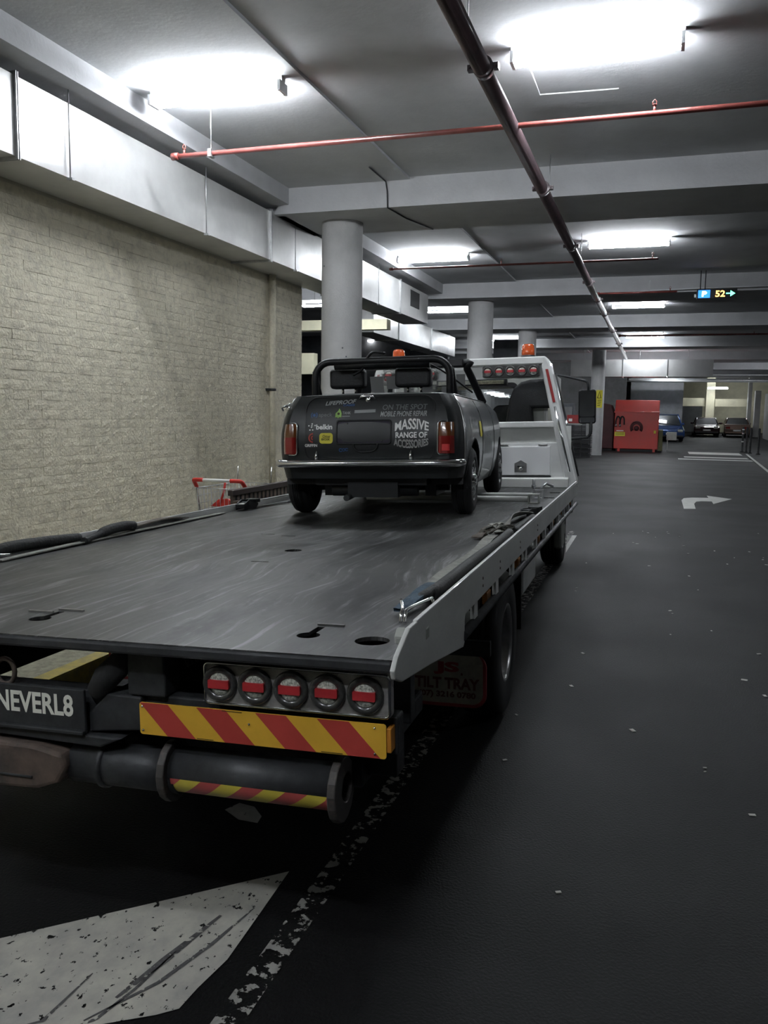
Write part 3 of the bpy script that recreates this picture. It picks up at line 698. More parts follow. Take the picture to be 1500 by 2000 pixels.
# centre number plate holder
npl = MB().prism(rrect(-.20, .200, .748, .878, .004), 1, .05, .062).build('number_plate', 'steel', truck, .003)
MB().box(-.20, .2, .035, .062, .738, .750).build('plate_lip', 'steel', npl, .003)
text_on('lettering', 'NEVERL8', -.133, .160, .790, .860, lambda x, y: (x, .0488, y), 'letters', npl, .028)
MB().prism([(.20, .74), (.39, .76), (.39, .865), (.27, .868), (.20, .80)], 1, .07, .2).build('plate_bracket', 'steel', truck, .006)
MB().box(.345, .475, .07, .16, .87, 1.04).build('deck_support', 'steel', truck, .006)
MB().box(-.475, -.345, .07, .16, .87, 1.04).build('deck_support', 'steel', truck, .006)
MB().tube([(.345, .12, 1.03), (.33, .10, .99), (.30, .085, .95), (.262, .08, .915), (.235, .085, .88), (.225, .12, .83)], [.03, .036, .04, .042, .038, .03], 12).build('hydraulic_hose', 'rubber', truck)
mb = MB(); mb.tube([(-.112 + .036 * math.cos(a), .075, .91 + .042 * math.sin(a)) for a in [k * PI / 8 for k in range(16)]], .008, 8, closed=True); mb.build('shackle', 'rust', truck)
MB().box(.5, 1.15, .25, .34, .62, .74).build('rear_frame', 'steel', truck, .006)
MB().box(.46, 1.1, .6, .66, .66, .84).build('rear_frame', 'steel', truck, .006)
# under-lift: housing, tube, end plates and striped roller
UY = .03
mb = MB().prism([(-.62, .70), (.02, .692), (.12, .672), (.135, .63), (.10, .575), (.02, .548), (-.3, .535), (-.62, .535)], 1, UY, UY + .22)
ul = mb.build('underlift', 'rust', truck, .012)
MB().box(-.62, .01, UY - .006, UY, .585, .592).build('housing_seam', 'steel', ul, .002)
MB().prism([(-.62, .722), (.25, .70), (.33, .735), (-.62, .745)], 1, UY + .02, UY + .3).build('housing_cover', 'steel', ul, .006)
MB().cyl((.12, UY + .09, .622), (.50, UY + .09, .622), .067, n=24).build('lift_tube', 'steel', ul)
mb = MB(); mb.lathe([(.068, 0), (.076, .003), (.076, .018), (.068, .021)], Tm((.222, UY + .09, .622)) @ AXX, 24); mb.build('tube_collar', 'steel', ul)
def endplate(x):
    R = .092; cy, cz = UY + .085, .628
    pts = [(cy + R * .95 * math.cos(a), cz + R * 1.05 * math.sin(a)) for a in [2 * PI * k / 16 + .3 for k in range(16)]]
    hole = [(cy + .02 + .042 * math.cos(2 * PI * k / 20), cz + .042 * math.sin(2 * PI * k / 20)) for k in range(20)]
    bm = bmesh.new(); allv = []
    for xx in (x - .013, x + .013):
        ed = []; row = []
        for lp in (pts, hole):
            vs = [bm.verts.new((xx, y, z)) for y, z in lp]; row.append(vs); ed += [bm.edges.new((vs[i], vs[(i + 1) % len(vs)])) for i in range(len(vs))]
        bmesh.ops.triangle_fill(bm, edges=ed, use_beauty=True); allv.append(row)
    for q in range(2):
        a, b = allv[0][q], allv[1][q]
        for i in range(len(a)): bm.faces.new((a[i], a[(i + 1) % len(a)], b[(i + 1) % len(a)], b[i]))
    bmesh.ops.recalc_face_normals(bm, faces=bm.faces)
    me = bpy.data.meshes.new('end_plate'); bm.to_mesh(me); bm.free(); me.materials.append(MT['plateworn'])
    o = bpy.data.objects.new('end_plate', me); C.objects.link(o); o.parent = ul
    md = o.modifiers.new('bevel', 'BEVEL'); md.width = .004; md.segments = 2; md.limit_method = 'ANGLE'
for x in (.468, 1.018): endplate(x)
MB().cyl((.48, UY + .09, .632), (1.005, UY + .09, .632), .068, n=28).build('roller', 'steel', ul)
MB().box(1.0, 1.06, UY + .16, UY + .9, .60, .68).build('lift_arm', 'steel', ul, .01)
MB().box(-.1, .35, UY + .2, UY + 1.6, .5, .62).build('lift_boom', 'steel', ul, .01)
# striped tape wrapped on the roller
mb = MB(); cols = []
def rol(x, t): a = PI + .08 + t; R = .0695; return (x, UY + .09 + R * math.cos(a), .632 + R * math.sin(a))
N = 8; x0, x1 = .492, 1.0; sw = (x1 - x0) / 7.4
for k in range(-2, 9):
    def edge(t, kk): return max(x0, min(x1, x0 + kk * sw + .035 - .075 * t))
    g = [[rol(edge(j / 5, k + i), -.03 + .92 * j / 5) for j in range(6)] for i in range(2)]
    if abs(edge(0, k) - edge(0, k + 1)) + abs(edge(1, k) - edge(1, k + 1)) < 1e-6: continue
    mb.grid(lambda i, j: g[i][j], 2, 6, k % 2, flip=False)
mb.build('striped_tape', ['sigyel2', 'sigred2'], ul)
# mud flaps
def flap(s):
    x0, x1 = (.705, 1.115) if s > 0 else (-1.115, -.705); Y = 2.02
    r = MB().prism(rrect(x0, x1, .245, .53, .07, 6), 1, Y, Y + .012).build('mud_flap', 'flapred', truck, .003)
    fn = lambda x, y: (x, Y - .004, y)
    MB().prism(rrect(x0 + .018, x1 - .018, .265, .53, .055, 6), 1, Y - .003, Y).build('flap_panel', 'flap', r)
    text_on('lettering', 'JS', x0 + .135, x0 + .27, .415, .483, fn, 'flapred', r, .05)
    decal('full_stop', [(x0 + .278, .415), (x0 + .288, .415), (x0 + .288, .427), (x0 + .278, .427)], fn, 'flapmaroon', r)
    text_on('lettering', 'TILT TRAY', x0 + .035, x0 + .375, .340, .400, fn, 'flapmaroon', r, .04)
    text_on('lettering', '(07) 3216 0780', x0 + .055, x0 + .355, .287, .328, fn, 'flapmaroon', r, .04)
    MB().box(x0 - .02, x1 + .02, Y - .01, Y + .03, .52, .6).build('flap_bracket', 'steel', r, .004)
flap(1); flap(-1)
# wheels
def wheel_mesh(R, wd, rr, out, dish, parent, name, tyre='rubber', rim='alu', spokes=0):
    # axis along local X, outer face at +out direction
    T = Matrix.Rotation(PI / 2 * out, 4, 'Y')
    ty = MB(); h = wd / 2
    prof = [(rr * .98, h - .01), (rr * 1.06, h), (R - .035, h), (R - .01, h - .018), (R, h - .045)]
    gr = 4
    for g in range(gr):
        t0 = h - .045 - (wd - .09) * (g + .46) / gr; t1 = t0 - .008
        prof += [(R, t0), (R - .008, t0), (R - .008, t1), (R, t1)]
    prof += [(R, -h + .045), (R - .01, -h + .018), (R - .035, -h), (rr * 1.06, -h), (rr * .98, -h + .01)]
    ty.lathe(prof, T, 40)
    e = bpy.data.objects.new(name, None); C.objects.link(e); e.parent = parent; e.empty_display_size = .1
    ty.build('tyre', tyre, e)
    rm = MB()
    rm.lathe([(rr * 1.02, h - .004), (rr * .96, h - .004), (rr * .90, h - .03), (rr * .84, h - dish), (rr * .35, h - dish - .005), (rr * .33, h - dish + .035), (rr * .24, h - dish + .05), (.0001, h - dish + .05)], T, 36)
    rm.lathe([(rr * 1.0, -h + .01), (rr * .9, -h + .03), (.0001, -h + .06)], T, 24)
    rm.build('rim', rim, e)
    nb = MB()
    for k in range(8):
        a = 2 * PI * k / 8; nb.cyl((rr * .6 * math.cos(a), rr * .6 * math.sin(a), h - dish - .01), (rr * .6 * math.cos(a), rr * .6 * math.sin(a), h - dish + .025), rr * .055, n=6, T=T)
    if spokes:
        for k in range(spokes):
            a = 2 * PI * k / spokes
            nb.box(rr * .30, rr * .90, -rr * .07, rr * .07, h - dish - .01, h - dish + .022, T=T @ Matrix.Rotation(a + .2, 4, 'Z'))
    nb.build('wheel_nuts', rim, e)
    return e
def truck_ground(x, y):                # height of the floor under a point of the tilted truck
    p = TRK @ Vector((x, y, 0)); return -p.z
for s in (-1, 1):
    for xo in (1.0, .72):
        e = wheel_mesh(.425, .235, .225, s, .12 if xo > .9 else .02, truck, 'rear_wheel')
        e.location = (s * xo, 2.72, truck_ground(s * xo, 2.72) + .425)
    e = wheel_mesh(.415, .24, .225, s, -.0 + .03, truck, 'front_wheel'); e.location = (s * .88, 8.0, truck_ground(s * .88, 8.0) + .415)
MB().cyl((-.9, 2.72, .42), (.9, 2.72, .42), .07, n=12).build('rear_axle', 'steel', truck)
MB().cyl((-.8, 8.0, .42), (.8, 8.0, .42), .05, n=12).build('front_axle', 'steel', truck)
# side equipment
for s in (-1, 1):
    MB().box(s * .92 - .17, s * .92 + .15, 3.68, 3.71, .27, .86).build('front_mud_flap', 'rubber', truck, .004)
MB().prism(rrect(.58, .95, .27, .62, .07), 1, 4.75, 5.6).build('fuel_tank', 'whiteold', truck, .02)
MB().box(-1.12, -.6, 3.6, 6.2, .50, .92).build('toolbox', 'blackplastic', truck, .02)
MB().box(-1.19, -1.14, .3, 3.2, .5, .95).build('side_guard', 'blackplastic', truck, .006)
MB().prism([(6.75, 1.04), (8.75, 1.04), (8.75, .60), (8.45, .62), (8.35, .86), (7.65, .86), (7.5, .60), (7.2, .5), (6.9, .55)], 0, .88, 1.06).build('front_guard', 'blackplastic', truck, .02)
MB().prism([(6.75, 1.04), (8.75, 1.04), (8.75, .60), (8.45, .62), (8.35, .86), (7.65, .86), (7.5, .60), (7.2, .5), (6.9, .55)], 0, -1.06, -.88).build('front_guard', 'blackplastic', truck, .02)
MB().box(1.08, 1.15, 6.0, 6.35, .52, .80).box(1.02, 1.13, 6.1, 6.2, .78, .9).build('fuel_filler', 'offwhite', truck, .02)
# headboard
hb = bpy.data.objects.new('headboard', None); C.objects.link(hb); hb.parent = truck
HY = 6.82
for s in (-1, 1):
    p = MB().prism([(s * 1.12, 1.05), (s * 1.225, 1.05), (s * 1.225, 1.13), (s * .945, 2.36), (s * .90, 2.425), (s * .86, 2.425), (s * .86, 2.30), (s * .875, 2.22)], 1, HY, HY + .30).build('post', 'white', hb, .022, 3)
    k = lambda z: s * (1.225 - (z - 1.13) * (.28 / 1.23) - .045)
    MB().prism([(k(1.945) - .014, 1.945), (k(1.945) + .014, 1.945), (k(2.29) + .014, 2.29), (k(2.29) - .014, 2.29)], 1, HY - .006, HY + .01).build('reflector_strip', 'redrefl', hb, .002)
    MB().cyl((k(1.91), HY - .018, 1.90), (k(1.23), HY - .018, 1.22), .013, n=10).build('gas_strut', 'chrome', hb)
    MB().cyl((s * 1.2, HY + .36, 1.15), (s * .955, HY + .36, 2.25), .035, n=12).build('side_tube', 'chrome', hb)
    MB().box(s * 1.0 - .15, s * 1.0 + .15, HY + .28, HY + .3, 1.06, 1.7).build('side_plate', 'whiteold', hb)
MB().box(-.90, .90, HY, HY + .16, 2.345, 2.425).build('top_beam', 'white', hb, .012)
MB().box(-.90, .90, HY + .05, HY + .07, 2.205, 2.35).build('upper_panel', 'white', hb, .004)
MB().box(-1.0, 1.0, HY, HY + .08, 1.685, 1.750).build('cross_rail', 'white', hb, .01)
MB().box(-1.04, 1.04, HY + .045, HY + .06, 1.52, 1.69).build('upper_board', 'whiteold', hb)
MB().box(-1.10, 1.10, HY + .015, HY + .05, 1.15, 1.525).build('lower_board', 'white', hb, .004)
MB().prism([(HY - .06, 1.056), (HY - .06, 1.15), (HY + .03, 1.168), (HY + .1, 1.168), (HY + .1, 1.056)], 0, -1.15, 1.15).build('base_ledge', 'whiteold', hb, .006)
MB().box(-.2, .30, HY + .015, HY + .02, 1.2, 1.4).build('lower_seam', 'offwhite', hb)
ht = MB().box(.30, .955, HY - .012, HY + .02, 1.185, 1.487).build('hatch_door', 'hatch', truck, .005)
MB().box(.30, .965, HY - .008, HY + .02, 1.165, 1.180).build('hatch_sill', 'steel', ht)
MB().prism([(.585, 1.215), (.715, 1.215), (.715, 1.31), (.652, 1.345), (.585, 1.31)], 1, HY - .022, HY - .012).build('latch_plate', 'alu', ht, .003)
mb = MB(); mb.lathe([(.0001, .0), (.018, .0), (.018, .018), (.0001, .018)], Tm((.655, HY - .022, 1.255)) @ Matrix.Rotation(PI / 2, 4, 'X'), 14); mb.box(.62, .69, HY - .04, HY - .022, 1.27, 1.285); mb.build('latch', 'chrome', ht)
for x in (.47, .88):
    MB().box(x - .045, x + .045, HY - .006, HY + .016, 1.495, 1.515).cyl((x - .045, HY - .006, 1.505), (x + .045, HY - .006, 1.505), .008, n=8).build('hinge', 'alu', hb)
def lightbar(s):
    x0, x1 = (.249, .842) if s > 0 else (-.842, -.249)
    r = MB().prism(rrect(x0, x1, 2.214, 2.340, .02), 1, HY - .045, HY + .04).build('work_lamp_bar', 'lensrim', truck, .006)
    for k in range(5): lamp_round(s * (.305 + .120 * k), HY - .046, 2.277, .055, r)
lightbar(1); lightbar(-1)
def beacon(s):
    b = MB().cyl((s * .71, HY + .1, 2.42), (s * .71, HY + .1, 2.445), .078, n=20).build('beacon', 'blackplastic', truck)
    MB().lathe([(.068, 0), (.070, .02), (.064, .10), (.05, .118), (.0001, .12)], Tm((s * .71, HY + .1, 2.445)), 20).build('beacon_lens', 'beacon', b)
    MB().box(s * .71 - .018, s * .71 + .018, HY + .09, HY + .11, 2.445, 2.54).build('beacon_reflector', 'chrome', b)
beacon(1); beacon(-1)
# cab
cab = bpy.data.objects.new('cab', None); C.objects.link(cab); cab.parent = truck
CY0, CY1, CW, CZ0, CZ1 = 7.32, 8.95, .86, 1.0, 2.36
def frame_panel(poly_out, poly_in, ax, a, b, name, mat, parent):
    bm = bmesh.new(); rows = []
    def P(p, t): return (t, p[0], p[1]) if ax == 0 else (p[0], t, p[1])
    for t in (a, b):
        ed = []; row = []
        for lp in (poly_out, poly_in):
            vs = [bm.verts.new(P(q, t)) for q in lp]; row.append(vs); ed += [bm.edges.new((vs[i], vs[(i + 1) % len(vs)])) for i in range(len(vs))]
        bmesh.ops.triangle_fill(bm, edges=ed, use_beauty=True); rows.append(row)
    for q in range(2):
        A, B = rows[0][q], rows[1][q]
        for i in range(len(A)): bm.faces.new((A[i], A[(i + 1) % len(A)], B[(i + 1) % len(A)], B[i]))
    bmesh.ops.recalc_face_normals(bm, faces=bm.faces)
    me = bpy.data.meshes.new(name); bm.to_mesh(me); bm.free(); me.materials.append(MT[mat])
    o = bpy.data.objects.new(name, me); C.objects.link(o); o.parent = parent; return o
frame_panel(rrect(-CW, CW, CZ0, CZ1, .10), rrect(-.52, .52, 1.72, 2.16, .05), 1, CY0, CY0 + .04, 'rear_panel', 'offwhite', cab)
fr = frame_panel(rrect(-.55, .55, 1.69, 2.19, .06), rrect(-.505, .505, 1.735, 2.145, .04), 1, CY0 - .02, CY0 + .03, 'window_seal', 'rubber', cab)
MB().box(-.51, .51, CY0 + .012, CY0 + .016, 1.73, 2.15).build('rear_window', 'glass', cab)
frame_panel(rrect(-CW, CW, CZ0, CZ1, .10), rrect(-.80, .80, 1.62, 2.2, .06), 1, CY1 - .04, CY1, 'front_panel', 'white', cab)
MB().box(-.82, .82, CY1 - .03, CY1 - .024, 1.6, 2.22).build('windscreen', 'glass', cab)
for s in (-1, 1):
    frame_panel([(CY0, CZ0), (CY1, CZ0), (CY1, CZ1 - .05), (CY0, CZ1 - .05)], [(CY0 + .45, 1.62), (CY1 - .12, 1.62), (CY1 - .2, 2.2), (CY0 + .45, 2.2)], 0, s * CW - .02, s * CW + .02, 'side_panel', 'white', cab)
    MB().box(s * CW - .004, s * CW + .004, CY0 + .44, CY1 - .1, 1.6, 2.22).build('side_window', 'glass', cab)
MB().prism([(-CW, CZ1 - .06), (CW, CZ1 - .06), (CW - .06, CZ1 + .02), (-CW + .06, CZ1 + .02)], 1, CY0, CY1).build('roof', 'white', cab, .03)
MB().box(-CW, CW, CY0, CY1, CZ0, CZ0 + .05).build('cab_floor', 'blackplastic', cab)
for s in (-1, 1): MB().prism(rrect(s * .45 - .23, s * .45 + .23, 1.3, 1.95, .08), 1, CY0 + .25, CY0 + .37).build('seat_back', 'vinyl', cab, .02)
MB().box(-.85, .85, CY1 - .45, CY1 - .06, 1.3, 1.6).build('dashboard', 'blackplastic', cab, .03)
MB().box(-.85, .85, CY0 - .1, CY1 + .1, .72, 1.0).build('cab_base', 'blackplastic', cab, .02)
MB().prism([(-.3, 2.165), (.43, 2.165), (.43, 2.205), (-.3, 2.205)], 1, 7.06, 7.12).build('light_strip', 'ledstrip', cab, .004)
MB().box(-.32, .46, 7.08, 7.16, 2.150, 2.22).build('light_strip_case', 'blackplastic', cab, .004)
MB().prism([(.40, 1.60), (.44, 1.80), (.47, 2.0), (.52, 2.12), (.60, 2.185), (.70, 2.21), (.92, 2.215), (.98, 1.99), (.99, 1.895), (.72, 1.90), (.735, 1.75), (.745, 1.60)], 1, 7.18, 7.30).build('air_intake', 'vinyl', cab, .03, 3)
MB().cyl((.62, 7.22, 1.0), (.62, 7.22, 1.65), .11, n=16).build('intake_duct', 'rubber', cab)
# mirror on its arms
mr = bpy.data.objects.new('side_mirror', None); C.objects.link(mr); mr.parent = truck
ms = 1.105
def mp(x, z, y=8.28): return (1.83 - (1.83 - x) * ms, y, 1.664 + (z - 1.664) * ms)
a0, a1 = mp(1.21, 1.72), mp(1.395, 2.09)
MB().prism(rrect(a0[0], a1[0], a0[2], a1[2], .035), 1, 8.28, 8.36).build('mirror_housing', 'blackplastic', mr, .02, 3)
MB().prism(rrect(a0[0] + .014, a1[0] - .014, a0[2] + .085, a1[2] - .014, .025), 1, 8.274, 8.282).build('mirror_glass', 'mirrorglass', mr)
MB().prism(rrect(a0[0] + .014, a1[0] - .014, a0[2] + .014, a0[2] + .075, .02), 1, 8.274, 8.282).build('wide_angle_glass', 'mirrorglass', mr)
MB().tube([mp(.93, 2.27), mp(1.10, 2.23), mp(1.27, 2.185), mp(1.30, 2.17), mp(1.31, 2.14), mp(1.315, 2.08)], .014, 8).build('mirror_arm', 'steel', mr)
MB().tube([mp(1.345, 1.74), mp(1.345, 1.64), mp(1.335, 1.60), mp(1.31, 1.575), mp(1.15, 1.56), mp(.95, 1.56)], .018, 8).build('mirror_arm', 'steel', mr)
MB().box(mp(1.29, 0)[0], mp(1.325, 0)[0], 8.29, 8.33, mp(0, 1.585)[2], mp(0, 1.735)[2]).build('mirror_bracket', 'alu', mr, .004)
# ================================================================== LOOSE GEAR ON THE DECK (placed in the truck's frame)
def ribbon(pts, wd, name, mat, parent, t=.006, tw=None):
    # flat webbing through pts; wd in x, optional twist
    mb = MB(); n = len(pts); P = [Vector(p) for p in pts]; rows = []
    for i in range(n):
        d = (P[min(i + 1, n - 1)] - P[max(i - 1, 0)]).normalized(); a = tw[i] if tw else 0
        sd = Vector((d.y, -d.x, 0)).normalized(); nn = sd.cross(d).normalized()
        q = sd * math.cos(a) + nn * math.sin(a); up = nn * math.cos(a) - sd * math.sin(a)
        rows.append([P[i] - q * wd / 2 + up * t, P[i] + q * wd / 2 + up * t, P[i] + q * wd / 2, P[i] - q * wd / 2, P[i] - q * wd / 2 + up * t])
    mb.grid(lambda i, j: rows[i][j], n, 5, smooth=False)
    return mb.build(name, mat, parent)
def smooth(pts, k=4):
    out = []; P = [Vector(p) for p in pts]; n = len(P)
    for i in range(n - 1):
        p0, p1, p2, p3 = P[max(i - 1, 0)], P[i], P[i + 1], P[min(i + 2, n - 1)]
        for j in range(k):
            t = j / k; out.append(.5 * (2 * p1 + (p2 - p0) * t + (2 * p0 - 5 * p1 + 4 * p2 - p3) * t * t + (3 * p1 - p0 - 3 * p2 + p3) * t ** 3))
    return out + [P[-1]]
s1 = thing('tie_down_strap', 'grey and black tie-down strap with wire claw hook lying along the white side rail', 'strap', mat=TRK @ Matrix.Translation((1.12, .45, ZD)))
def R1(x, y, z): return (x - 1.12, y - .45, z - ZD)
ribbon(smooth([R1(1.075, .98, 1.063), R1(1.07, 1.3, 1.07), R1(1.075, 1.7, 1.066), R1(1.075, 2.05, 1.064), R1(1.065, 2.35, 1.075), R1(1.06, 2.55, 1.07)]), .06, 'webbing', 'strapgrey', s1, tw=None)
MB().tube(smooth([R1(1.135, .75, 1.085), R1(1.145, 1.1, 1.09), R1(1.14, 1.6, 1.085), R1(1.15, 2.2, 1.085), R1(1.145, 2.6, 1.085)]), .026, 10).build('black_sleeve', 'strapblack', s1)
MB().tube(smooth([R1(1.10, .55, 1.075), R1(1.125, .68, 1.09), R1(1.14, .82, 1.095)]), [.012] * 4 + [.02] * 5, 8).build('sleeve_tip', 'strapblack', s1)
ribbon(smooth([R1(1.075, .76, 1.062), R1(1.09, .82, 1.08), R1(1.105, .92, 1.085), R1(1.10, 1.0, 1.07)]), .05, 'cloth_end', 'clothblue', s1, .012)
ribbon(smooth([R1(1.09, .52, 1.07), R1(1.105, .60, 1.085), R1(1.11, .68, 1.09)]), .05, 'cloth_fold', 'clothblue', s1, .012)
mb = MB()
for dx_ in (-.007, .007): mb.tube(smooth([R1(1.125 + dx_, .42, 1.058), R1(1.125 + dx_, .43, 1.085), R1(1.125 + dx_ * 1.5, .46, 1.098), R1(1.125 + dx_ * 5 + (.02 if dx_ > 0 else 0), .53 + (.06 if dx_ > 0 else 0), 1.108)]), .0055, 8)
mb.tube([R1(1.18, .59, 1.108), R1(1.185, .6, 1.085), R1(1.18, .58, 1.06)], .0055, 8)
mb.build('claw_hook', 'chrome', s1)
s2 = thing('webbing_bundle', 'brown and grey folded webbing bundle midway along the side rail', 'strap', mat=TRK @ Matrix.Translation((1.08, 2.65, ZD)))
rb = random.Random(3)
for k in range(4):
    o_ = rb.uniform(-.03, .03); q_ = [(-.09 + o_, -.16 + .05 * k, .008), (-.05 + o_, -.08, .035 + .006 * k), (.0 + o_, .02, .05), (.045 + o_, .10 + .03 * k, .03), (.02 + o_, .05, .062), (-.04, -.04 + .02 * k, .058), (.0, .06, .075 - .006 * k), (.05, .17, .02)]
    ribbon(smooth(q_[:5 + k] if k < 3 else q_), .062, 'folded_webbing', 'strapbrown' if k % 2 == 0 else 'strapgrey', s2, .006, [rb.uniform(-.5, .5) for _ in range(40)])
s3 = thing('ratchet_strap', 'green-grey twisted strap with dark ratchet buckle near the headboard', 'strap', mat=TRK @ Matrix.Translation((1.08, 3.4, ZD)))
def R3(x, y, z): return (x - 1.08, y - 3.4, z - ZD)
ribbon(smooth([R3(1.07, 2.75, 1.065), R3(1.06, 3.0, 1.075), R3(1.055, 3.25, 1.09), R3(1.07, 3.5, 1.095), R3(1.11, 3.75, 1.08)]), .075, 'webbing', 'strapgrey', s3, .006, [.1, .1, .2, .3, .5, .6, .8, .9, 1.0, 1.0, .9, .8, .6, .5, .4, .3, .2])
MB().tube(smooth([R3(1.15, 2.75, 1.07), R3(1.155, 3.1, 1.075), R3(1.16, 3.6, 1.07)]), .025, 8).build('black_sleeve', 'strapblack', s3)
mb = MB()
for dx_ in (-.032, .032): mb.prism([(0, .005), (.2, .005), (.24, .03), (.2, .05), (.08, .055), (0, .035)], 0, dx_ - .003, dx_ + .003, T=Tm(R3(1.07, 3.75, ZD), rz=-.3))
mb.cyl((-.04, .06, .035), (.04, .06, .035), .016, n=10, T=Tm(R3(1.07, 3.75, ZD), rz=-.3)); mb.box(-.04, .04, .18, .25, .03, .055, T=Tm(R3(1.07, 3.75, ZD), rz=-.3))
mb.build('ratchet_buckle', 'steel', s3)
s4 = thing('padded_strap', 'black padded strap lying along the deck edge by the block wall', 'strap', mat=TRK @ Matrix.Translation((-1.2, 2.2, ZD)))
def R4(x, y, z): return (x + 1.2, y - 2.2, z - ZD)
MB().tube(smooth([R4(-1.20, 1.15, 1.085), R4(-1.205, 1.35, 1.105), R4(-1.21, 1.6, 1.10), R4(-1.205, 1.8, 1.09), R4(-1.19, 1.9, 1.085)]), .03, 10).build('padded_sleeve', 'strapblack', s4)
MB().tube(smooth([R4(-1.13, 1.86, 1.075), R4(-1.15, 2.0, 1.085), R4(-1.165, 2.15, 1.105), R4(-1.165, 2.32, 1.11), R4(-1.165, 2.40, 1.10)]), [.02] * 6 + [.03] * 11, 10).build('padded_sleeve', 'strapblack', s4)
ribbon(smooth([R4(-1.13, 1.2, 1.062), R4(-1.15, 2.0, 1.066), R4(-1.17, 2.9, 1.064), R4(-1.18, 3.6, 1.062)]), .05, 'webbing', 'strapgrey', s4, .006)
ribbon(smooth([R4(-1.2, 2.4, 1.085), R4(-1.2, 2.8, 1.10), R4(-1.21, 3.1, 1.075)]), .06, 'webbing', 'strapbrown', s4, .008)
mb = MB(); mb.tube([R4(-1.17, 1.12, 1.06), R4(-1.19, 1.2, 1.09), R4(-1.12, 1.28, 1.085)], .006, 6); mb.build('wire_hook', 'chrome', s4)
s5 = thing('ratchet_buckle_strap', 'black ratchet buckle with pale sticker on the deck edge by the trolley', 'strap', mat=TRK @ Matrix.Translation((-1.16, 3.95, ZD)))
mb = MB()
for dx_ in (-.035, .035): mb.prism([(-.1, .005), (.12, .005), (.16, .035), (.12, .075), (0, .085), (-.1, .05)], 0, dx_ - .004, dx_ + .004)
mb.cyl((-.045, 0, .045), (.045, 0, .045), .022, n=12); mb.box(-.05, .05, .1, .17, .05, .08); mb.box(-.04, .04, -.1, .0, .02, .05)
mb.build('ratchet', 'blackplastic', s5, .003); MB().box(-.03, .015, -.07, -.02, .051, .055).build('sticker', 'decalwhite', s5)
ribbon(smooth([(0, .1, .01), (.03, .3, .008), (.06, .5, .008), (.12, .62, .008)]), .05, 'webbing', 'strapblack', s5)
MB().tube([(.11, .6, .012), (.13, .66, .018), (.12, .72, .012)], .009, 6).build('end_hook', 'steel', s5)
s6 = thing('wheel_stop_bar', 'pale steel wheel-stop bar with square end sockets lying before the headboard', 'bar', mat=TRK @ Matrix.Translation((.5, 4.85, ZD)))
MB().cyl((-.95, .06, .036), (.47, .0, .036), .024, n=14).build('tube', 'whiteold', s6)
MB().cyl((-.95, .5, .03), (.44, .55, .03), .018, n=12).build('tube', 'whiteold', s6)
frame_panel([(-.045, 0), (.045, 0), (.045, .08), (-.045, .08)], [(-.036, .009), (.036, .009), (.036, .071), (-.036, .071)], 1, -.05, .04, 'socket', 'offwhite', s6).location = (.52, 0, 0)
frame_panel([(-.045, 0), (.045, 0), (.045, .08), (-.045, .08)], [(-.036, .009), (.036, .009), (.036, .071), (-.036, .071)], 1, -.05, .04, 'socket', 'galv', s6).location = (.50, .5, 0)
mb = MB(); mb.cyl((.46, .5, .08), (.46, .5, .17), .012, n=8); mb.cyl((.46, .5, .10), (.46, .5, .12), .022, n=6); mb.tube([(.52, .52, .09), (.56, .58, .13), (.62, .6, .10)], .012, 8); mb.build('clamp_bolt', 'galv', s6)
# ================================================================== BLACK CONVERTIBLE on the deck (own frame: x right, y forward from the rear axle, z up from the deck)
MIN = TRK @ Matrix.Translation((.013, 3.89, ZD)) @ Matrix.Rotation(.065, 4, 'Z')
car = thing('convertible_car', 'small black open car with roll bar and stickers on its boot', 'car', mat=MIN)
def lerp(x, T):
    if x <= T[0][0]: return T[0][1]
    for (a, b), (c, d) in zip(T[:-1], T[1:]):
        if x <= c: return b + (d - b) * (x - a) / (c - a)
    return T[-1][1]
WF = [(.17, .90), (.24, .95), (.32, .98), (.45, 1.0), (.60, .998), (.70, .975), (.77, .94), (.82, .90), (.87, .85)]
WV = [(-.50, .575), (-.488, .600), (-.465, .625), (-.43, .645), (-.38, .660), (-.30, .672), (-.1, .682), (.6, .69), (1.5, .688), (2.1, .68), (2.3, .665), (2.42, .63), (2.5, .58), (2.55, .50)]
def lean(z): return .10 * max(0, (z - .52) / .35) ** 1.8 + .05 * max(0, (.5 - z) / .25) ** 1.5
def sv(v, z): return v + lean(z) * max(0, min(1, (-.05 - v) / .4)) - .16 * max(0, (z - .5) / .3) ** 2 * max(0, min(1, (v - 2.2) / .35))
def S(v, z, s=1): return (s * lerp(v, WV) * lerp(z, WF), sv(v, z), z)
def zbot(v):
    b = .285 if v < 0 else (.19 if v < 2.03 else .24)
    for c in (0, 2.03):
        d = abs(v - c)
        if d < .315: b = max(b, .24 + math.sqrt(.315 ** 2 - d * d) * .98)
    return b
def ztop(v): return lerp(v, [(-.5, .865), (-.1, .865), (.3, .85), (1.3, .85), (1.5, .865), (2.0, .80), (2.35, .74), (2.55, .70)])
vs_ = [-.50, -.488, -.465, -.43, -.38, -.35, -.316, -.31, -.29, -.26, -.22, -.17, -.11, -.05, .0, .06, .12, .18, .23, .27, .295, .311, .318, .45, .7, .95, 1.2, 1.45, 1.6, 1.712, 1.718, 1.735, 1.76, 1.80, 1.86, 1.94, 2.03, 2.12, 2.2, 2.26, 2.30, 2.325, 2.343, 2.35, 2.42, 2.5, 2.55]
K = 12
def side_pt(i, j, s):
    v = vs_[i]; b, t = zbot(v), ztop(v); return S(v, b + (t - b) * (j / (K - 1)) ** .9, s)
mb = MB()
for s in (1, -1):
    mb.grid(lambda i, j: side_pt(i, j, s), len(vs_), K, flip=(s < 0), mf=lambda i, j: 0 if (vs_[i] < -.36 or s < 0) else 1)
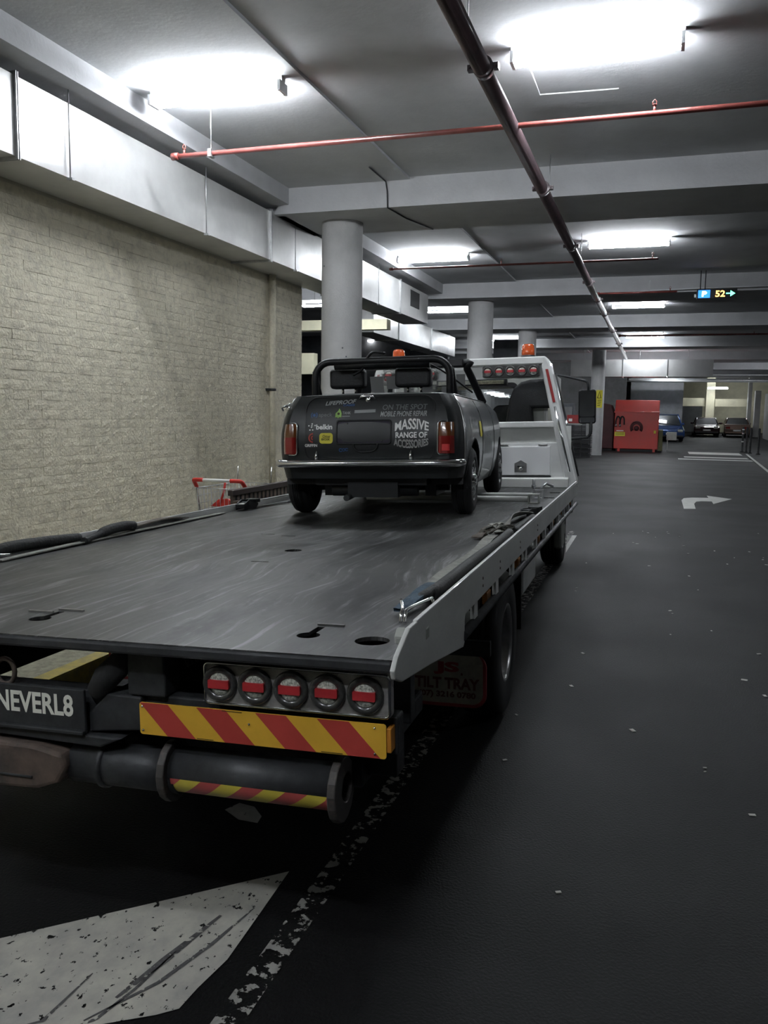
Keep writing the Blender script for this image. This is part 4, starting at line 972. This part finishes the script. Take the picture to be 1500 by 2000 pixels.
zr = [.285 + (.865 - .285) * (j / (K - 1)) ** .9 for j in range(K)]
BUL = .022
def rear_v(x, z): 
    hw = .575 * lerp(z, WF); q = min(1, abs(x) / hw); return sv(-.50, z) - BUL * (1 - q ** 2.4)
NX = 17
mb.grid(lambda i, j: ((-1 + 2 * i / (NX - 1)) * .575 * lerp(zr[j], WF), rear_v((-1 + 2 * i / (NX - 1)) * .575 * lerp(zr[j], WF), zr[j]), zr[j]), NX, K, 0, flip=False)
# rear deck rolling over to the cockpit edge
def rd(i, j):
    x = (-1 + 2 * i / (NX - 1)); t = j / 6
    v = -.50 + .42 * t; hw = lerp(v, WV) * lerp(.865, WF)
    yr = rear_v(x * .575 * lerp(.865, WF), .865); y = yr + (sv(-.08, .865) - yr) * t
    return (x * hw, y, .865 + (.02 * (1 - abs(x) ** 3)) * math.sin(PI * min(1, t * 1.3) / 1.3 * .5 + .0) + .006 * t)
mb.grid(rd, NX, 7, 0, flip=False)
# bonnet and nose
def bn(i, j):
    x = -1 + 2 * i / (NX - 1); v = 1.45 + 1.10 * j / 10; return (x * lerp(v, WV) * lerp(ztop(v), WF), sv(v, ztop(v)), ztop(v) + .06 * (1 - x * x) * (1 if j < 9 else .5))
mb.grid(bn, NX, 11, 1, flip=False)
mb.grid(lambda i, j: (-(-1 + 2 * i / 10) * .5 * lerp(.24 + .46 * j / 8, WF), sv(2.55, .24 + .46 * j / 8) + .04 * (1 - (-1 + 2 * i / 10) ** 2), .24 + .46 * j / 8), 11, 9, 1, flip=False)
body = mb.build('body', ['bodyblack', 'bodygrey'], car)
# cockpit rail, floor, underside
mb = MB()
for s in (1, -1):
    g = []
    for v in (-.10, .2, .6, 1.0, 1.4):
        p = S(v, ztop(v), s); g.append([p, (p[0] - s * .03, p[1], p[2] + .012), (p[0] - s * .07, p[1], p[2]), (p[0] - s * .08, p[1], p[2] - .35)])
    mb.grid(lambda i, j: g[i][j], 5, 4, flip=(s < 0))
mb.box(-.55, .55, -.08, -.06, .4, .87); mb.box(-.58, .58, -.06, 1.5, .28, .31); mb.box(-.56, .56, 1.32, 1.5, .60, .86)
mb.build('cockpit_trim', 'vinyl', car)
mb = MB().box(-.40, .40, -.40, 2.3, .235, .40).box(-.16, .20, -.42, -.15, .15, .26).cyl((-.30, -.3, .2), (.32, -.3, .2), .05, n=10); mb.cyl((-.5, 0, .22), (.5, 0, .22), .05, n=10); mb.box(-.42, -.34, -.12, .3, .14, .24); mb.box(.34, .42, -.12, .3, .14, .24)
mb.build('underside', 'blackplastic', car)
MB().cyl((-.15, -.3, .16), (-.15, -.50, .15), .022, n=10).build('exhaust_tip', 'steel', car)
for s in (1, -1):
    for c in (0, 2.03):
        mb = MB(); aa = [PI * k / 16 for k in range(17)]
        mb.grid(lambda i, j: (s * (.42, .645)[j], c + .322 * math.cos(aa[i]), .235 + .322 * math.sin(aa[i])), 17, 2)
        mb.add([(s * .42, c + .322 * math.cos(a), .235 + .322 * math.sin(a)) for a in aa], [tuple(range(17))]); mb.build('wheel_well', 'blackplastic', car)
    MB().tube([S(v, zbot(v) + .002, s) for v in vs_ if -.317 < v < .317], .010, 6).build('arch_trim', 'rubber', car)
    MB().tube([S(-.36, .36 + .49 * k / 10, s) for k in range(11)], [.009] * 11, 6).build('seam_strip', 'alu', car)
    MB().tube([S(v, .855, s) for v in (-.34, -.2, 0, .3, .7, 1.1, 1.4)], .006, 6).build('waist_strip', 'steel', car)
    for nm, v in (('rear_wheel', 0), ('front_wheel', 2.03)):
        e = wheel_mesh(.247, .145, .146, s, .035, car, nm, rim='chrome', spokes=8); e.location = (s * .612, v, .247)
    MB().tube([S(.52, .2 + .64 * k / 8, s) for k in range(9)], .0035, 5).build('door_gap', 'rubber', car)
    MB().tube([S(1.42, .2 + .64 * k / 8, s) for k in range(9)], .0035, 5).build('door_gap', 'rubber', car)
def onside(v, z, o=.004): p = S(v, z, 1); return (p[0] + o, p[1], p[2])
decal('side_sticker', [(v, z) for v, z in rrect(.34, .46, .56, .68, .03)], lambda v, z: onside(v, z), 'decalyellow', car)
mb = MB()
for k in range(7):
    v = .62 + k * .09; mb.add([onside(v, .42), onside(v + .05, .42), onside(v + .05, .58 - .01 * (k % 3)), onside(v, .58 - .01 * (k % 3))], [(0, 1, 2, 3)])
mb.build('side_lettering', 'decalgrey2', car)
# boot lid with its shut line
def onrear(x, z, o=.0): return (x, rear_v(x, z) - o, z)
BLX0, BLX1, BLZ0, BLZ1 = -.440, .474, .402, .852
out = rrect(BLX0, BLX1, BLZ0, BLZ1, .085, 7)
def lidrow(z):
    r = .085
    d = max(0, r - min(z - BLZ0, BLZ1 - z)); ins = r - math.sqrt(max(0, r * r - d * d)); return BLX0 + ins, BLX1 - ins
mb = MB(); NZ = 18
def lidp(i, j):
    z = BLZ0 + (BLZ1 - BLZ0) * j / NZ; a, b = lidrow(z); x = a + (b - a) * i / 20; e = .005 if 0 < i < 20 and 0 < j < NZ else .0; return onrear(x, z, e)
mb.grid(lidp, 21, NZ + 1, 0, flip=False); lid = mb.build('boot_lid', 'bodyblack', car)
MB().tube([onrear(x, z, .001) for x, z in out], .0045, 6, closed=True).build('shut_line', 'rubber', lid)
# number plate recess: dark panel in a raised lip with a bulge for the lamp below
pl = rrect(-.207, .177, .527, .686, .018)
mb = MB(); mb.add([onrear(x, z, .007) for x, z in pl], [tuple(range(len(pl)))]); mb.build('number_panel', 'platedark', lid)
MB().tube([onrear(x, z, .008) for x, z in pl], .006, 6, closed=True).build('panel_lip', 'bodyblack', lid)
MB().tube(smooth([onrear(x, z, .007) for x, z in ((-.085, .525), (-.075, .49), (-.04, .472), (-.0, .47), (.055, .478), (.08, .50), (.085, .525))]), .007, 6).build('panel_bulge', 'bodyblack', lid)
mb = MB()
for x, z in ((-.21, .655), (-.13, .665), (.115, .545)): mb.lathe([(.004, 0), (.0001, .003)], Tm(onrear(x, z, .007)) @ Matrix.Rotation(PI / 2, 4, 'X'), 8)
mb.build('plate_screw', 'chrome', lid)
# handle
hx, hz = .0, .832
mb = MB(); mb.tube(smooth([onrear(hx - .055, hz + .005, .012), onrear(hx - .04, hz + .016, .03), onrear(hx, hz + .02, .036), onrear(hx + .04, hz + .014, .03), onrear(hx + .055, hz - .002, .012)]), [.006] * 4 + [.010] * 9 + [.007] * 4, 8)
mb.lathe([(.02, 0), (.019, .008), (.011, .012), (.0001, .013)], Tm(onrear(hx + .005, hz - .006, .004)) @ Matrix.Rotation(PI / 2, 4, 'X'), 16)
mb.build('boot_handle', 'chrome', lid)
for x in (-.353, .316):
    mb = MB(); mb.tube([onrear(x, .482, .006), onrear(x, .45, .014), onrear(x, .418, .02)], [.004, .014, .016], 8)
    mb.box(-.028, .028, -.02, .0, -.014, .014, T=Tm(onrear(x, .402, .006))); mb.cyl(onrear(x - .03, .40, .02), onrear(x + .03, .40, .02), .010, n=8)
    mb.build('boot_hinge', 'chrome', lid)
# stickers and lettering: measured positions on the boot
def bx(px): return (-.313 + (px - 602) * .003795) * .955 - .114
def bz(py): return .651 - (py - 830) * .00366
fnl = lambda x, z: onrear(x, z, .0075)
fn2 = lambda x, z: onrear(x, z, .0085)
def txt(body, px0, px1, py0, py1, mat, bold=0, shear=0, warp=None, outline=False): return text_on('lettering', body, bx(px0), bx(px1), bz(py1), bz(py0), fnl, mat, lid, bold, shear, warp, outline)
txt('ON THE SPOT', 747, 832, 791.5, 801.5, 'decalgrey', .01, .12)
txt('MOBILE PHONE REPAIR', 744, 833, 804, 814, 'decalgrey2', .02, .12)
ax0, ax1 = bx(772.5), bx(836.5)
def wmass(a, b, x, y): k = 1 - (2 * a - 1) ** 2; lo = bz(841.5) + .012 * k; hi = bz(826) + .030 * k; return x, lo + (hi - lo) * b
txt('MASSIVE', 772.5, 836.5, 818, 841, 'decalwhite', .025, 0, wmass)
txt('RANGE OF', 774, 834, 843, 854, 'decalwhite', .03)
def wacc(a, b, x, y): k = 1 - (2 * a - 1) ** 2; lo = bz(867) - .022 * k; hi = bz(855) - .008 * k; return x, lo + (hi - lo) * b
txt('ACCESSORIES', 771, 836, 855, 873, 'decalwhite', .0, 0, wacc, True)
txt('belkin', 617.5, 650, 826.5, 836.5, 'decalwhite', .03)
for px, py in ((609, 825.5), (602.5, 829), (608.5, 829), (615, 828.5), (608, 832), (605, 837), (610.5, 837)):
    r_ = 1.1; decal('logo_dot', [(bx(px - r_ * 1.3), bz(py + r_)), (bx(px + r_ * 1.3), bz(py + r_)), (bx(px + r_ * 1.3), bz(py - r_)), (bx(px - r_ * 1.3), bz(py - r_))], fnl, 'decalwhite', lid)
txt('GRIFFIN', 595, 620, 863.5, 869, 'decalwhite', .02)
def ring(cx, cy, r0, r1, a0, a1, mat, name='logo', n=16):
    mb = MB(); k = len(mb.v); pts = []
    for i in range(n + 1):
        a = a0 + (a1 - a0) * i / n
        for r in (r0, r1): pts.append(fnl(bx(cx) + r * math.cos(a), bz(cy) + r * math.sin(a)))
    mb.add(pts, [(2 * i, 2 * i + 1, 2 * i + 3, 2 * i + 2) for i in range(n)]); mb.build(name, mat, lid)
ring(611.5, 852, .024, .034, PI / 2, 1.5 * PI, 'decalred'); ring(611.5, 852, .006, .016, PI / 2, 1.5 * PI, 'decalred')
ob = rrect(bx(624.5), bx(651.5), bz(863), bz(843), .02)
decal('sticker', ob, fnl, 'decalyellow', lid)
text_on('lettering', 'Otter', bx(631), bx(647), bz(852.5), bz(846.5), fn2, 'decaldark', lid, .01)
text_on('lettering', 'BOX', bx(629), bx(646), bz(857), bz(853), fn2, 'decaldark', lid, .02)
txt('LIFEPROOF', 634, 693, 781.5, 789.5, 'decalgrey2', .025, .3, lambda a, b, x, y: (x, y + (a - .5) * .012))
txt('CASES', 669, 692, 789, 793, 'decalblue', .03, .2)
txt('speck', 621.5, 649, 804.5, 814.5, 'decalgrey', .015)
ring(612, 809, .019, .024, -.9, .9, 'decalblue'); ring(612, 809, .019, .024, PI - .9, PI + .9, 'decalblue')
for k in range(3):
    a = PI * k / 3; mb = MB(); c, s_ = math.cos(a), math.sin(a); mb.add([fnl(bx(612) + .013 * c - .0025 * s_, bz(809) + .013 * s_ + .0025 * c), fnl(bx(612) - .013 * c - .0025 * s_, bz(809) - .013 * s_ + .0025 * c), fnl(bx(612) - .013 * c + .0025 * s_, bz(809) - .013 * s_ - .0025 * c), fnl(bx(612) + .013 * c + .0025 * s_, bz(809) + .013 * s_ - .0025 * c)], [(0, 1, 2, 3)]); mb.build('logo', 'decalblue', lid)
txt('TANK', 668.5, 685.5, 803, 808.3, 'decalgrey2', .03); decal('underline', [(bx(668), bz(812.6)), (bx(684), bz(812.6)), (bx(684), bz(811.2)), (bx(668), bz(811.2))], fnl, 'decalgrey2', lid)
decal('sticker', [(bx(a), bz(b)) for a, b in ((654.5, 814), (655, 806), (659.5, 802), (662, 797), (665.5, 802), (667, 806), (667, 814), (663, 813.5), (660.5, 816), (658.5, 813.5))], fnl, 'decalgreen', lid)
ring(661, 807, .0, .009, 0, 2 * PI, 'decaldark', 'logo', 14)
decal('sticker', [(bx(692.5), bz(806.5)), (bx(733.5), bz(805.5)), (bx(733.5), bz(799.8)), (bx(692.5), bz(800.8))], fnl, 'decalgrey2', lid)
ring(667, 875.5, .008, .013, .5, 2 * PI - .5, 'decalblue'); ring(673, 875, .007, .011, 0, 2 * PI, 'decalblue'); ring(679, 874.5, .007, .011, .3, 2 * PI - .5, 'decalblue')
# bumper
mb = MB(); bp_ = []
for k in range(25):
    x = -.622 + 1.244 * k / 24; bp_.append((x, -.565 + .05 * (abs(x) / .622) ** 4, .392))
bp_ = [(-.658, -.40, .394), (-.655, -.46, .394), (-.643, -.50, .393)] + bp_ + [(.643, -.50, .393), (.655, -.46, .394), (.658, -.40, .394)]
rows = []
for i, p in enumerate(bp_):
    d = (Vector(bp_[min(i + 1, len(bp_) - 1)]) - Vector(bp_[max(i - 1, 0)])).normalized(); n_ = Vector((d.y, -d.x, 0))
    rows.append([Vector(p) + n_ * a + Vector((0, 0, b)) for a, b in ((-.03, .024), (.0, .026), (.016, .014), (.020, .0), (.016, -.014), (0, -.026), (-.03, -.024))])
mb.grid(lambda i, j: rows[i][j], len(rows), 7, flip=False); mb.build('bumper', 'chrome', car)
# tail lamps wrapped round the rear corners
for s in (1, -1):
    x0, x1 = .505, .618; z0, z1 = .458, .668
    def cor(x, z, o=.0):
        v = sv(-.5, z); lim = .575 * lerp(z, WF)
        y = rear_v(min(abs(x), lim), z) + (max(0, abs(x) - lim) * 1.1 + 7. * max(0, abs(x) - lim) ** 2 if abs(x) > lim else 0); return (s * abs(x), y - o, z)
    def lensgrid(za, zb, mat, name, o, xa=x0, xb=x1):
        mb = MB(); mb.grid(lambda i, j: cor(xa + (xb - xa) * i / 8, za + (zb - za) * j / 6, o if 0 < i < 8 else o * .4), 9, 7, flip=(s < 0)); return mb.build(name, mat, tl)
    mb = MB(); fr_ = rrect(x0 - .006, x1 + .004, z0 - .006, z1 + .006, .02, 4); mb.tube([cor(x, z, .012) for x, z in fr_], .0065, 6, closed=True); tl = mb.build('tail_light', 'chrome', car)
    lensgrid((z0 + z1) / 2 + .01, z1, 'tailamber', 'amber_lens', .026); lensgrid(z0, (z0 + z1) / 2 + .012, 'tailred', 'red_lens', .028)
    if s > 0: lensgrid(z0 + .018, z0 + .062, 'tailbright', 'reflector', .031, x0 + .018, x1 - .03)
# filler cap on the left shoulder
mb = MB(); mb.lathe([(.035, 0), (.036, .02), (.028, .03), (.0001, .032)], Tm((-.588, -.36, .78), ry=-1.1), 18); mb.tube([(-.60, -.40, .80), (-.645, -.40, .79), (-.65, -.36, .77)], .009, 6); mb.build('filler_cap', 'chrome', car)
# roll bar, seats, windscreen
rb_ = [(-.510, -.02, .5), (-.510, -.02, 1.01)] + [(-.510 + .12 * (1 - math.cos(a)), -.02, 1.01 + .12 * math.sin(a)) for a in [PI / 2 * k / 7 for k in range(1, 8)]]
rb_ += [(.39 + .12 * math.sin(a), -.02, 1.01 + .12 * math.cos(a)) for a in [PI / 2 * k / 7 for k in range(8)]] + [(.510, -.02, .5)]
MB().tube(rb_, .027, 14).build('roll_bar', 'blackplastic', car)
MB().tube([(-.36, -.0, 1.105), (.0, -.0, 1.11), (.36, -.0, 1.105)], .036, 12).build('bar_padding', 'vinyl', car)
for s in (-1, 1): MB().tube([(s * .52, .0, 1.06), (s * .54, .45, .5)], .02, 10).build('roll_bar_stay', 'blackplastic', car)
for x in (-.285, .222):
    st = MB().prism(rrect(x - .22, x + .22, .42, .90, .08), 1, .16, .30).build('seat', 'vinyl', car, .03, 3)
    MB().prism(rrect(x - .142, x + .132, .935, 1.085, .03), 1, .06, .17).build('headrest', 'vinyl', st, .025, 3)
    mb = MB(); mb.cyl((x - .05, .12, .86), (x - .05, .12, .98), .009, n=8); mb.cyl((x + .05, .12, .86), (x + .05, .12, .98), .009, n=8); mb.build('headrest_post', 'chrome', st)
MB().tube(smooth([(-.22, .0, 1.03), (-.15, -.01, 1.07), (-.11, -.03, 1.14), (-.06, -.03, 1.19), (.03, -.02, 1.18)]), .010, 6).build('harness_strap', 'vinyl', car)
MB().tube(smooth([(.25, .0, 1.14), (.42, .12, 1.06), (.62, .4, .9)]), .007, 6).build('harness_strap', 'vinyl', car)
ws = [(-.585, 1.45, .855), (-.475, 1.22, 1.14), (-.43, 1.20, 1.19), (.43, 1.20, 1.19), (.475, 1.22, 1.14), (.585, 1.45, .855)]
wf = MB().tube(smooth(ws, 5), [.034] * 26, 10).build('windscreen_frame', 'blackplastic', car)
MB().prism([(1.15, 1.155), (1.27, 1.155), (1.25, 1.222), (1.16, 1.226)], 0, -.45, .45).build('header_rail', 'blackplastic', wf, .012)
mb = MB(); mb.add([(-.57, 1.445, .86), (.57, 1.445, .86), (.455, 1.215, 1.19), (-.455, 1.215, 1.19)], [(0, 1, 2, 3)]); mb.build('windscreen', 'glass', wf)
def onws(x, z): t = (z - .86) / .33; return (x, 1.437 - .23 * t, z)
for a, b, z0, z1 in ((-.42, -.30, .95, 1.10), (-.27, -.15, .99, 1.10), (-.12, -.03, .93, 1.08), (.05, .14, .90, 1.02), (.22, .33, .92, 1.0), (.36, .44, 1.0, 1.1)):
    decal('window_sticker', [(a, z0), (b, z0), (b + .01, z1), (a + .01, z1)], onws, 'decalgrey2', wf)
text_on('lettering', 'LE', -.02, .05, .96, 1.03, lambda x, z: onws(-x, z), 'decalwhite', wf, .02)
MB().prism(rrect(-.08, .09, 1.065, 1.12, .02), 1, 1.12, 1.15).build('interior_mirror', 'blackplastic', wf, .008)
MB().prism(rrect(-.07, .08, 1.073, 1.112, .015), 1, 1.116, 1.12).build('mirror_glass', 'mirrorglass', wf)
# ================================================================== TROLLEY AND BARRIER ON THE KERB
TZ = .15
tr = thing('shopping_trolley', 'wire shopping trolley with red-ended handle on the kerb by the block wall', 'trolley', (-4.17, 7.4, TZ), .06)
mb = MB(); mb.cyl((-.16, 0, .91), (.17, 0, .91), .016, n=12); mb.build('handle', 'decalwhite', tr)
for s in (-1, 1):
    mb = MB(); mb.tube(smooth([(s * .15, 0, .91), (s * .235, 0, .91), (s * .262, .03, .895), (s * .27, .10, .83)]), .021, 10); mb.build('handle_grip', 'trolleyred', tr)
mb = MB()
def bk(s, t, u):    # side wall of the basket: t along, u up
    return (s * (.255 - .05 * t - .02 * (1 - u)), .08 + .80 * t, .42 + .10 * t + (.40 - .10 * t) * u)
for s in (-1, 1):
    for k in range(13): t = k / 12; mb.tube([bk(s, t, 0), bk(s, t, 1)], .003, 4)
    for k in range(6): mb.tube([bk(s, 0, k / 5), bk(s, 1, k / 5)], .003 if k < 5 else .005, 4)
for k in range(10):
    a = k / 9; p = [bk(-1, 1, u) for u in (0, 1)]; q = [bk(1, 1, u) for u in (0, 1)]
    mb.tube([tuple(p[0][i] + (q[0][i] - p[0][i]) * a for i in range(3)), tuple(p[1][i] + (q[1][i] - p[1][i]) * a for i in range(3))], .003, 4)
    r0, r1 = bk(-1, 0, 0), bk(1, 0, 0); mb.tube([tuple(r0[i] + (r1[i] - r0[i]) * a for i in range(3)), tuple(p[0][i] + (q[0][i] - p[0][i]) * a for i in range(3))], .003, 4)
for k in range(5): mb.tube([bk(-1, 1, k / 4), bk(1, 1, k / 4)], .003, 4)
o = mb.build('basket', 'galv', tr); o['kind'] = 'stuff'
mb = MB()
for k in range(11): x = -.23 + .046 * k; mb.tube([(x, .07, .82), (x * .95, .10, .42)], .003, 4)
for z in (.44, .6, .82): mb.tube([(-.24, .08, z), (.24, .08, z)], .004, 5)
o = mb.build('rear_gate', 'galv', tr); o['kind'] = 'stuff'
MB().prism([(-.14, .0), (.15, .0), (.16, .03), (.05, .085), (-.05, .075)], 1, .10, .13, T=Tm((0.02, 0, .635))).build('seat_flap', 'trolleyred', tr, .004)
MB().tube([(.05, .09, .88), (.03, .1, .78), (-.02, .1, .66)], .012, 6).build('seat_strap', 'trolleyred', tr)
for s in (-1, 1):
    MB().tube(smooth([(s * .27, .08, .85), (s * .255, .12, .6), (s * .24, .18, .25), (s * .24, .10, .12)]), .012, 8).build('leg', 'chrome', tr)
    MB().tube(smooth([(s * .24, .18, .25), (s * .23, .5, .18), (s * .2, .85, .12)]), .012, 8).build('leg', 'chrome', tr)
    for y in (.10, .85): MB().cyl((s * .23 - .013, y, .055), (s * .23 + .013, y, .055), .055, n=14).build('wheel', 'rubber', tr)
    MB().tube([(s * .2, .92, .82), (s * .2, .95, 1.0)], .006, 5).build('corner_wire', 'chrome', tr)
ba = thing('slatted_barrier', 'low dark brown slatted barrier along the kerb behind the trolley', 'barrier', (-3.8, 9.2, TZ + .04))
MB().box(-.03, .03, -2.2, 2.6, .765, .82).build('rail', 'barrier', ba, .006); MB().box(-.03, .03, -2.2, 2.6, .05, .10).build('rail', 'barrier', ba, .006)
mb = MB()
for k in range(54): y = -2.18 + .09 * k; mb.box(-.012, .014, y, y + .05, .1, .77)
o = mb.build('slats', 'slat', ba); o['kind'] = 'stuff'
MB().box(-.01, .01, -2.15, 2.55, .06, .77).build('backing', 'blackplastic', ba)
for y in (-2.2, .0, 2.5): MB().box(.02, .07, y, y + .07, 0, .72).build('post', 'rust', ba, .004)
# ================================================================== FAR OBJECTS
cp = thing('compactor', 'red waste compactor with sloped hood and yellow notice, far down the lane', 'compactor', (-1.05, 44, 0))
MB().prism([(0, .18), (0, 2.03), (.5, 2.64), (3.2, 2.64), (3.2, .18)], 0, -1.06, 1.08).build('body', 'compactor', cp, .03)
MB().box(-1.10, 1.10, -.02, .03, 1.99, 2.06).build('hood_lip', 'compactor', cp, .01)
MB().box(-.95, .95, .1, 3.0, .06, .18).build('skid', 'blackplastic', cp)
for x in (-.8, .9): MB().box(x - .06, x + .06, -.05, .2, 0, .2).build('foot', 'compactor', cp)
MB().prism(rrect(-1.03, -.52, .82, 1.03, .01), 1, -.03, -.005).build('notice', 'decalyellow', cp)
MB().box(-.95, -.6, -.02, -.004, 1.07, 1.11).build('notice', 'decalwhite', cp)
mb = MB()
for z in (.88, .93, .98): mb.box(-.98, -.57, -.033, -.03, z, z + .014)
mb.build('notice_print', 'decaldark', cp)
MB().box(.86, .96, -.02, -.004, .98, 1.13).build('small_notice', 'decalyellow', cp)
mb = MB()
for r_ in (.20, .28): mb.tube([(.02 + r_ * math.cos(a), -.04, 1.25 + r_ * 1.1 * math.sin(a)) for a in [-.6 + (PI + 1.2) * k / 14 for k in range(15)]], .035, 8)
mb.lathe([(.13, 0), (.10, .05), (.0001, .06)], Tm((.02, -.01, 1.22)) @ Matrix.Rotation(PI / 2, 4, 'X'), 18); mb.build('ram_housing', 'maroon', cp)
for x in (-1.0, -.80): MB().tube(smooth([(x, -.06, 1.35), (x + .02, -.12, 1.62), (x + .09, -.12, 1.8), (x + .2, -.1, 1.72), (x + .22, -.06, 1.4)]), .035, 8).build('hose', 'rubber', cp)
mb = MB()
for x in (-.98, -.78): mb.cyl((x, -.06, 1.3), (x, -.06, 1.42), .05, n=10)
mb.build('hose_coupling', 'alu', cp)
MB().box(1.09, 1.3, .1, 1.2, .12, 1.15).build('side_cabinet', 'cabinet', cp, .02)
bn_ = thing('waste_bin', 'dark maroon waste bin standing close to the red compactor', 'bin', (-2.55, 44.6, 0))
MB().prism([(-.38, .15), (.38, .15), (.38, 1.9), (.2, 2.4), (-.3, 2.5), (-.38, 2.2)], 1, 0, 2.4).build('body', 'maroon', bn_, .04); MB().box(-.34, .34, .1, 2.2, 0, .15).build('base', 'blackplastic', bn_)
cr0 = None
for k in range(7):
    lb = 'black slatted crate behind the cab mirror, ' + ('at the bottom of its stack', 'second from the bottom of its stack', 'third from the bottom of its stack', 'in the middle of its stack', 'third from the top of its stack', 'second from the top of its stack', 'topmost of its stack')[k]
    m = Matrix.Translation((-3.35, 37.0, .005 + .20 * k))
    if k == 0:
        cr0 = thing('crate', lb, 'crate', group='black crates behind the cab', mat=m)
        MB().box(-.62, .62, 0, .9, 0, .03).build('base', 'grate', cr0)
        for j in range(2):
            z0, z1 = .06 + .06 * j, .09 + .06 * j
            MB().box(-.62, .62, 0, .04, z0, z1).build('slat', 'grate', cr0); MB().box(-.62, .62, .86, .9, z0, z1).build('slat', 'grate', cr0)
            MB().box(-.62, -.58, .04, .86, z0, z1).build('slat', 'grate', cr0); MB().box(.58, .62, .04, .86, z0, z1).build('slat', 'grate', cr0)
        for x in (-.62, -.2, .2, .58): MB().box(x, x + .04, .005, .045, .03, .195).build('post', 'grate', cr0)
    else: dup(cr0, m, lb)
sg_ = thing('red_sign', 'small red sign board with pale base on top of the black crates', 'sign', (-3.45, 37.1, 1.47))
MB().box(-.32, .32, 0, .06, .0, .36).build('board', 'redrefl', sg_, .01); MB().box(-.32, .32, -.01, .07, -.06, .0).build('base', 'offwhite', sg_); MB().box(-.25, -.1, -.006, 0, .08, .2).build('emblem', 'decalwhite', sg_)
tb = thing('tall_machine', 'dark tall cupboard-like machine behind the cab mirror', 'cupboard', (-4.15, 39, 0))
MB().box(-.35, .45, 0, 1, 0, 2.35).build('body', 'walldark', tb, .03); MB().box(.05, .40, -.02, 0, 1.5, 2.2).build('door', 'wallgrey', tb, .01)
for k, (x, y) in enumerate(((4.15, 46.4), (4.30, 46.0), (4.42, 45.4), (4.72, 44.6))):
    lb = ('leftmost dark bollard with pale bands beside the far lane', 'second dark bollard from the far lane', 'third dark bollard from the far lane', 'bollard nearest the white right wall')[k]
    b = thing('bollard', lb, 'bollard', (x, y, floorz(y)), 0, 'bollards by the far lane')
    MB().lathe([(.0001, 0), (.10, .0), (.10, .04), (.055, .05), (.055, 1.22), (.04, 1.27), (.0001, 1.28)], Tm(), 14).build('post', 'steel', b)
    if k == 0:
        for z in (.5, .92, 1.12): MB().cyl((0, 0, z), (0, 0, z + .06), .058, n=14).build('band', 'decalwhite', b)
gb = thing('sign_post', 'pale signboard on a short post beside the compactor', 'sign', (.50, 46, 0))
MB().box(-.03, .03, 0, .05, 0, .8).build('post', 'offwhite', gb); MB().box(-.06, .44, -.02, .02, .62, 1.05).build('board', 'offwhite', gb, .01)
def parked(label, x, y, rz, mat, L=4.5, W=1.8, H=1.45, suv=False, front=False):
    c = thing('parked_car', label, 'car', (x, y, floorz(y)), rz)
    h = W / 2; wb = .95 if not suv else 1.08
    # side profile from the end facing the camera (y=0) forward
    if front: prof = [(0, .32), (-.02, .55), (.05, .74), (.95, .92 if not suv else 1.02), (1.5, wb), (3.9, wb), (L - .1, .95), (L, .6), (L - .05, .3), (L - .3, .22), (.3, .2)]
    else: prof = [(0, .32), (-.03, .6), (.03, .9), (.12, .98), (.7, wb), (3.2, wb), (L - .6, .85), (L - .05, .68), (L, .5), (L - .05, .3), (L - .3, .22), (.3, .2)]
    MB().prism(prof, 0, -h, h).build('body', mat, c, .07, 3)
    a0, a1, b0, b1 = (1.0, 1.75, 3.4, 4.1) if front else (.35, 1.05, 2.5, 3.3)
    if suv: a1, b0 = a0 + .55, b1 - .2
    def gh(o, z0, z1, sh):
        T0 = (h - .08 - sh * .0, h - .25 - sh * .0)
        return [(-T0[0] - o, a0 - o, z0), (T0[0] + o, a0 - o, z0), (T0[0] + o, b1 + o, z0), (-T0[0] - o, b1 + o, z0), (-T0[1] - o, a1, z1), (T0[1] + o, a1, z1), (T0[1] + o, b0, z1), (-T0[1] - o, b0, z1)]
    F = [(0, 1, 5, 4), (1, 2, 6, 5), (2, 3, 7, 6), (3, 0, 4, 7), (4, 5, 6, 7)]
    MB().add(gh(0, wb - .05, H - .04, 0), F).build('glasshouse', 'glassdark', c, .02)
    MB().prism([(a1 - .05, H - .045), (b0 + .05, H - .045), (b0 - .05, H), (a1 + .1, H)], 0, -h + .25, h - .25).build('roof', mat, c, .03)
    for s in (-1, 1):
        MB().tube([(s * (h - .09), a0 + .02, wb - .03), (s * (h - .255), a1, H - .03), (s * (h - .255), b0, H - .03), (s * (h - .09), b1, wb - .04)], .045, 6).build('pillar', mat, c)
        for yy in (.85, L - .9):
            MB().lathe([(.19, .10), (.30, .10), (.325, .06), (.325, -.06), (.30, -.10), (.0001, -.10)], Tm((s * (h - .11), yy, .325)) @ AXX, 20).lathe([(.2, .095 * s), (.0001, .06 * s)], Tm((s * (h - .11), yy, .325)) @ AXX, 16).build('wheel', 'rubber', c)
        MB().box(s * (h - .28) - .16, s * (h - .28) + .16, -.035, .12, .62, .78).build('headlight' if front else 'tail_light', 'lens' if front else 'tailred', c, .03)
        MB().box(s * (h + .09) - .10, s * (h + .09) + .10, a1 + .1 if front else 2.75, (a1 + .1 if front else 2.75) + .1, wb - .02, wb + .13).build('wing_mirror', mat, c, .03)
    MB().box(-.26, .26, -.045, -.02, .46, .57).build('number_plate', 'decalwhite', c)
    MB().box(-h + .1, h - .1, -.05, .05, .3, .42).build('bumper', 'blackplastic' if front else mat, c, .02)
    return c
parked('dark maroon car parked nose-out at the left of the far bays', 3.42, 66.0, .0, 'carmaroon', front=True)
parked('bronze brown saloon parked at the right of the far bays', 5.5, 66.3, -.03, 'carbrown')
parked('blue four-wheel drive half hidden behind the red compactor', .75, 56.5, .12, 'carblue', H=1.75, suv=True, front=True)
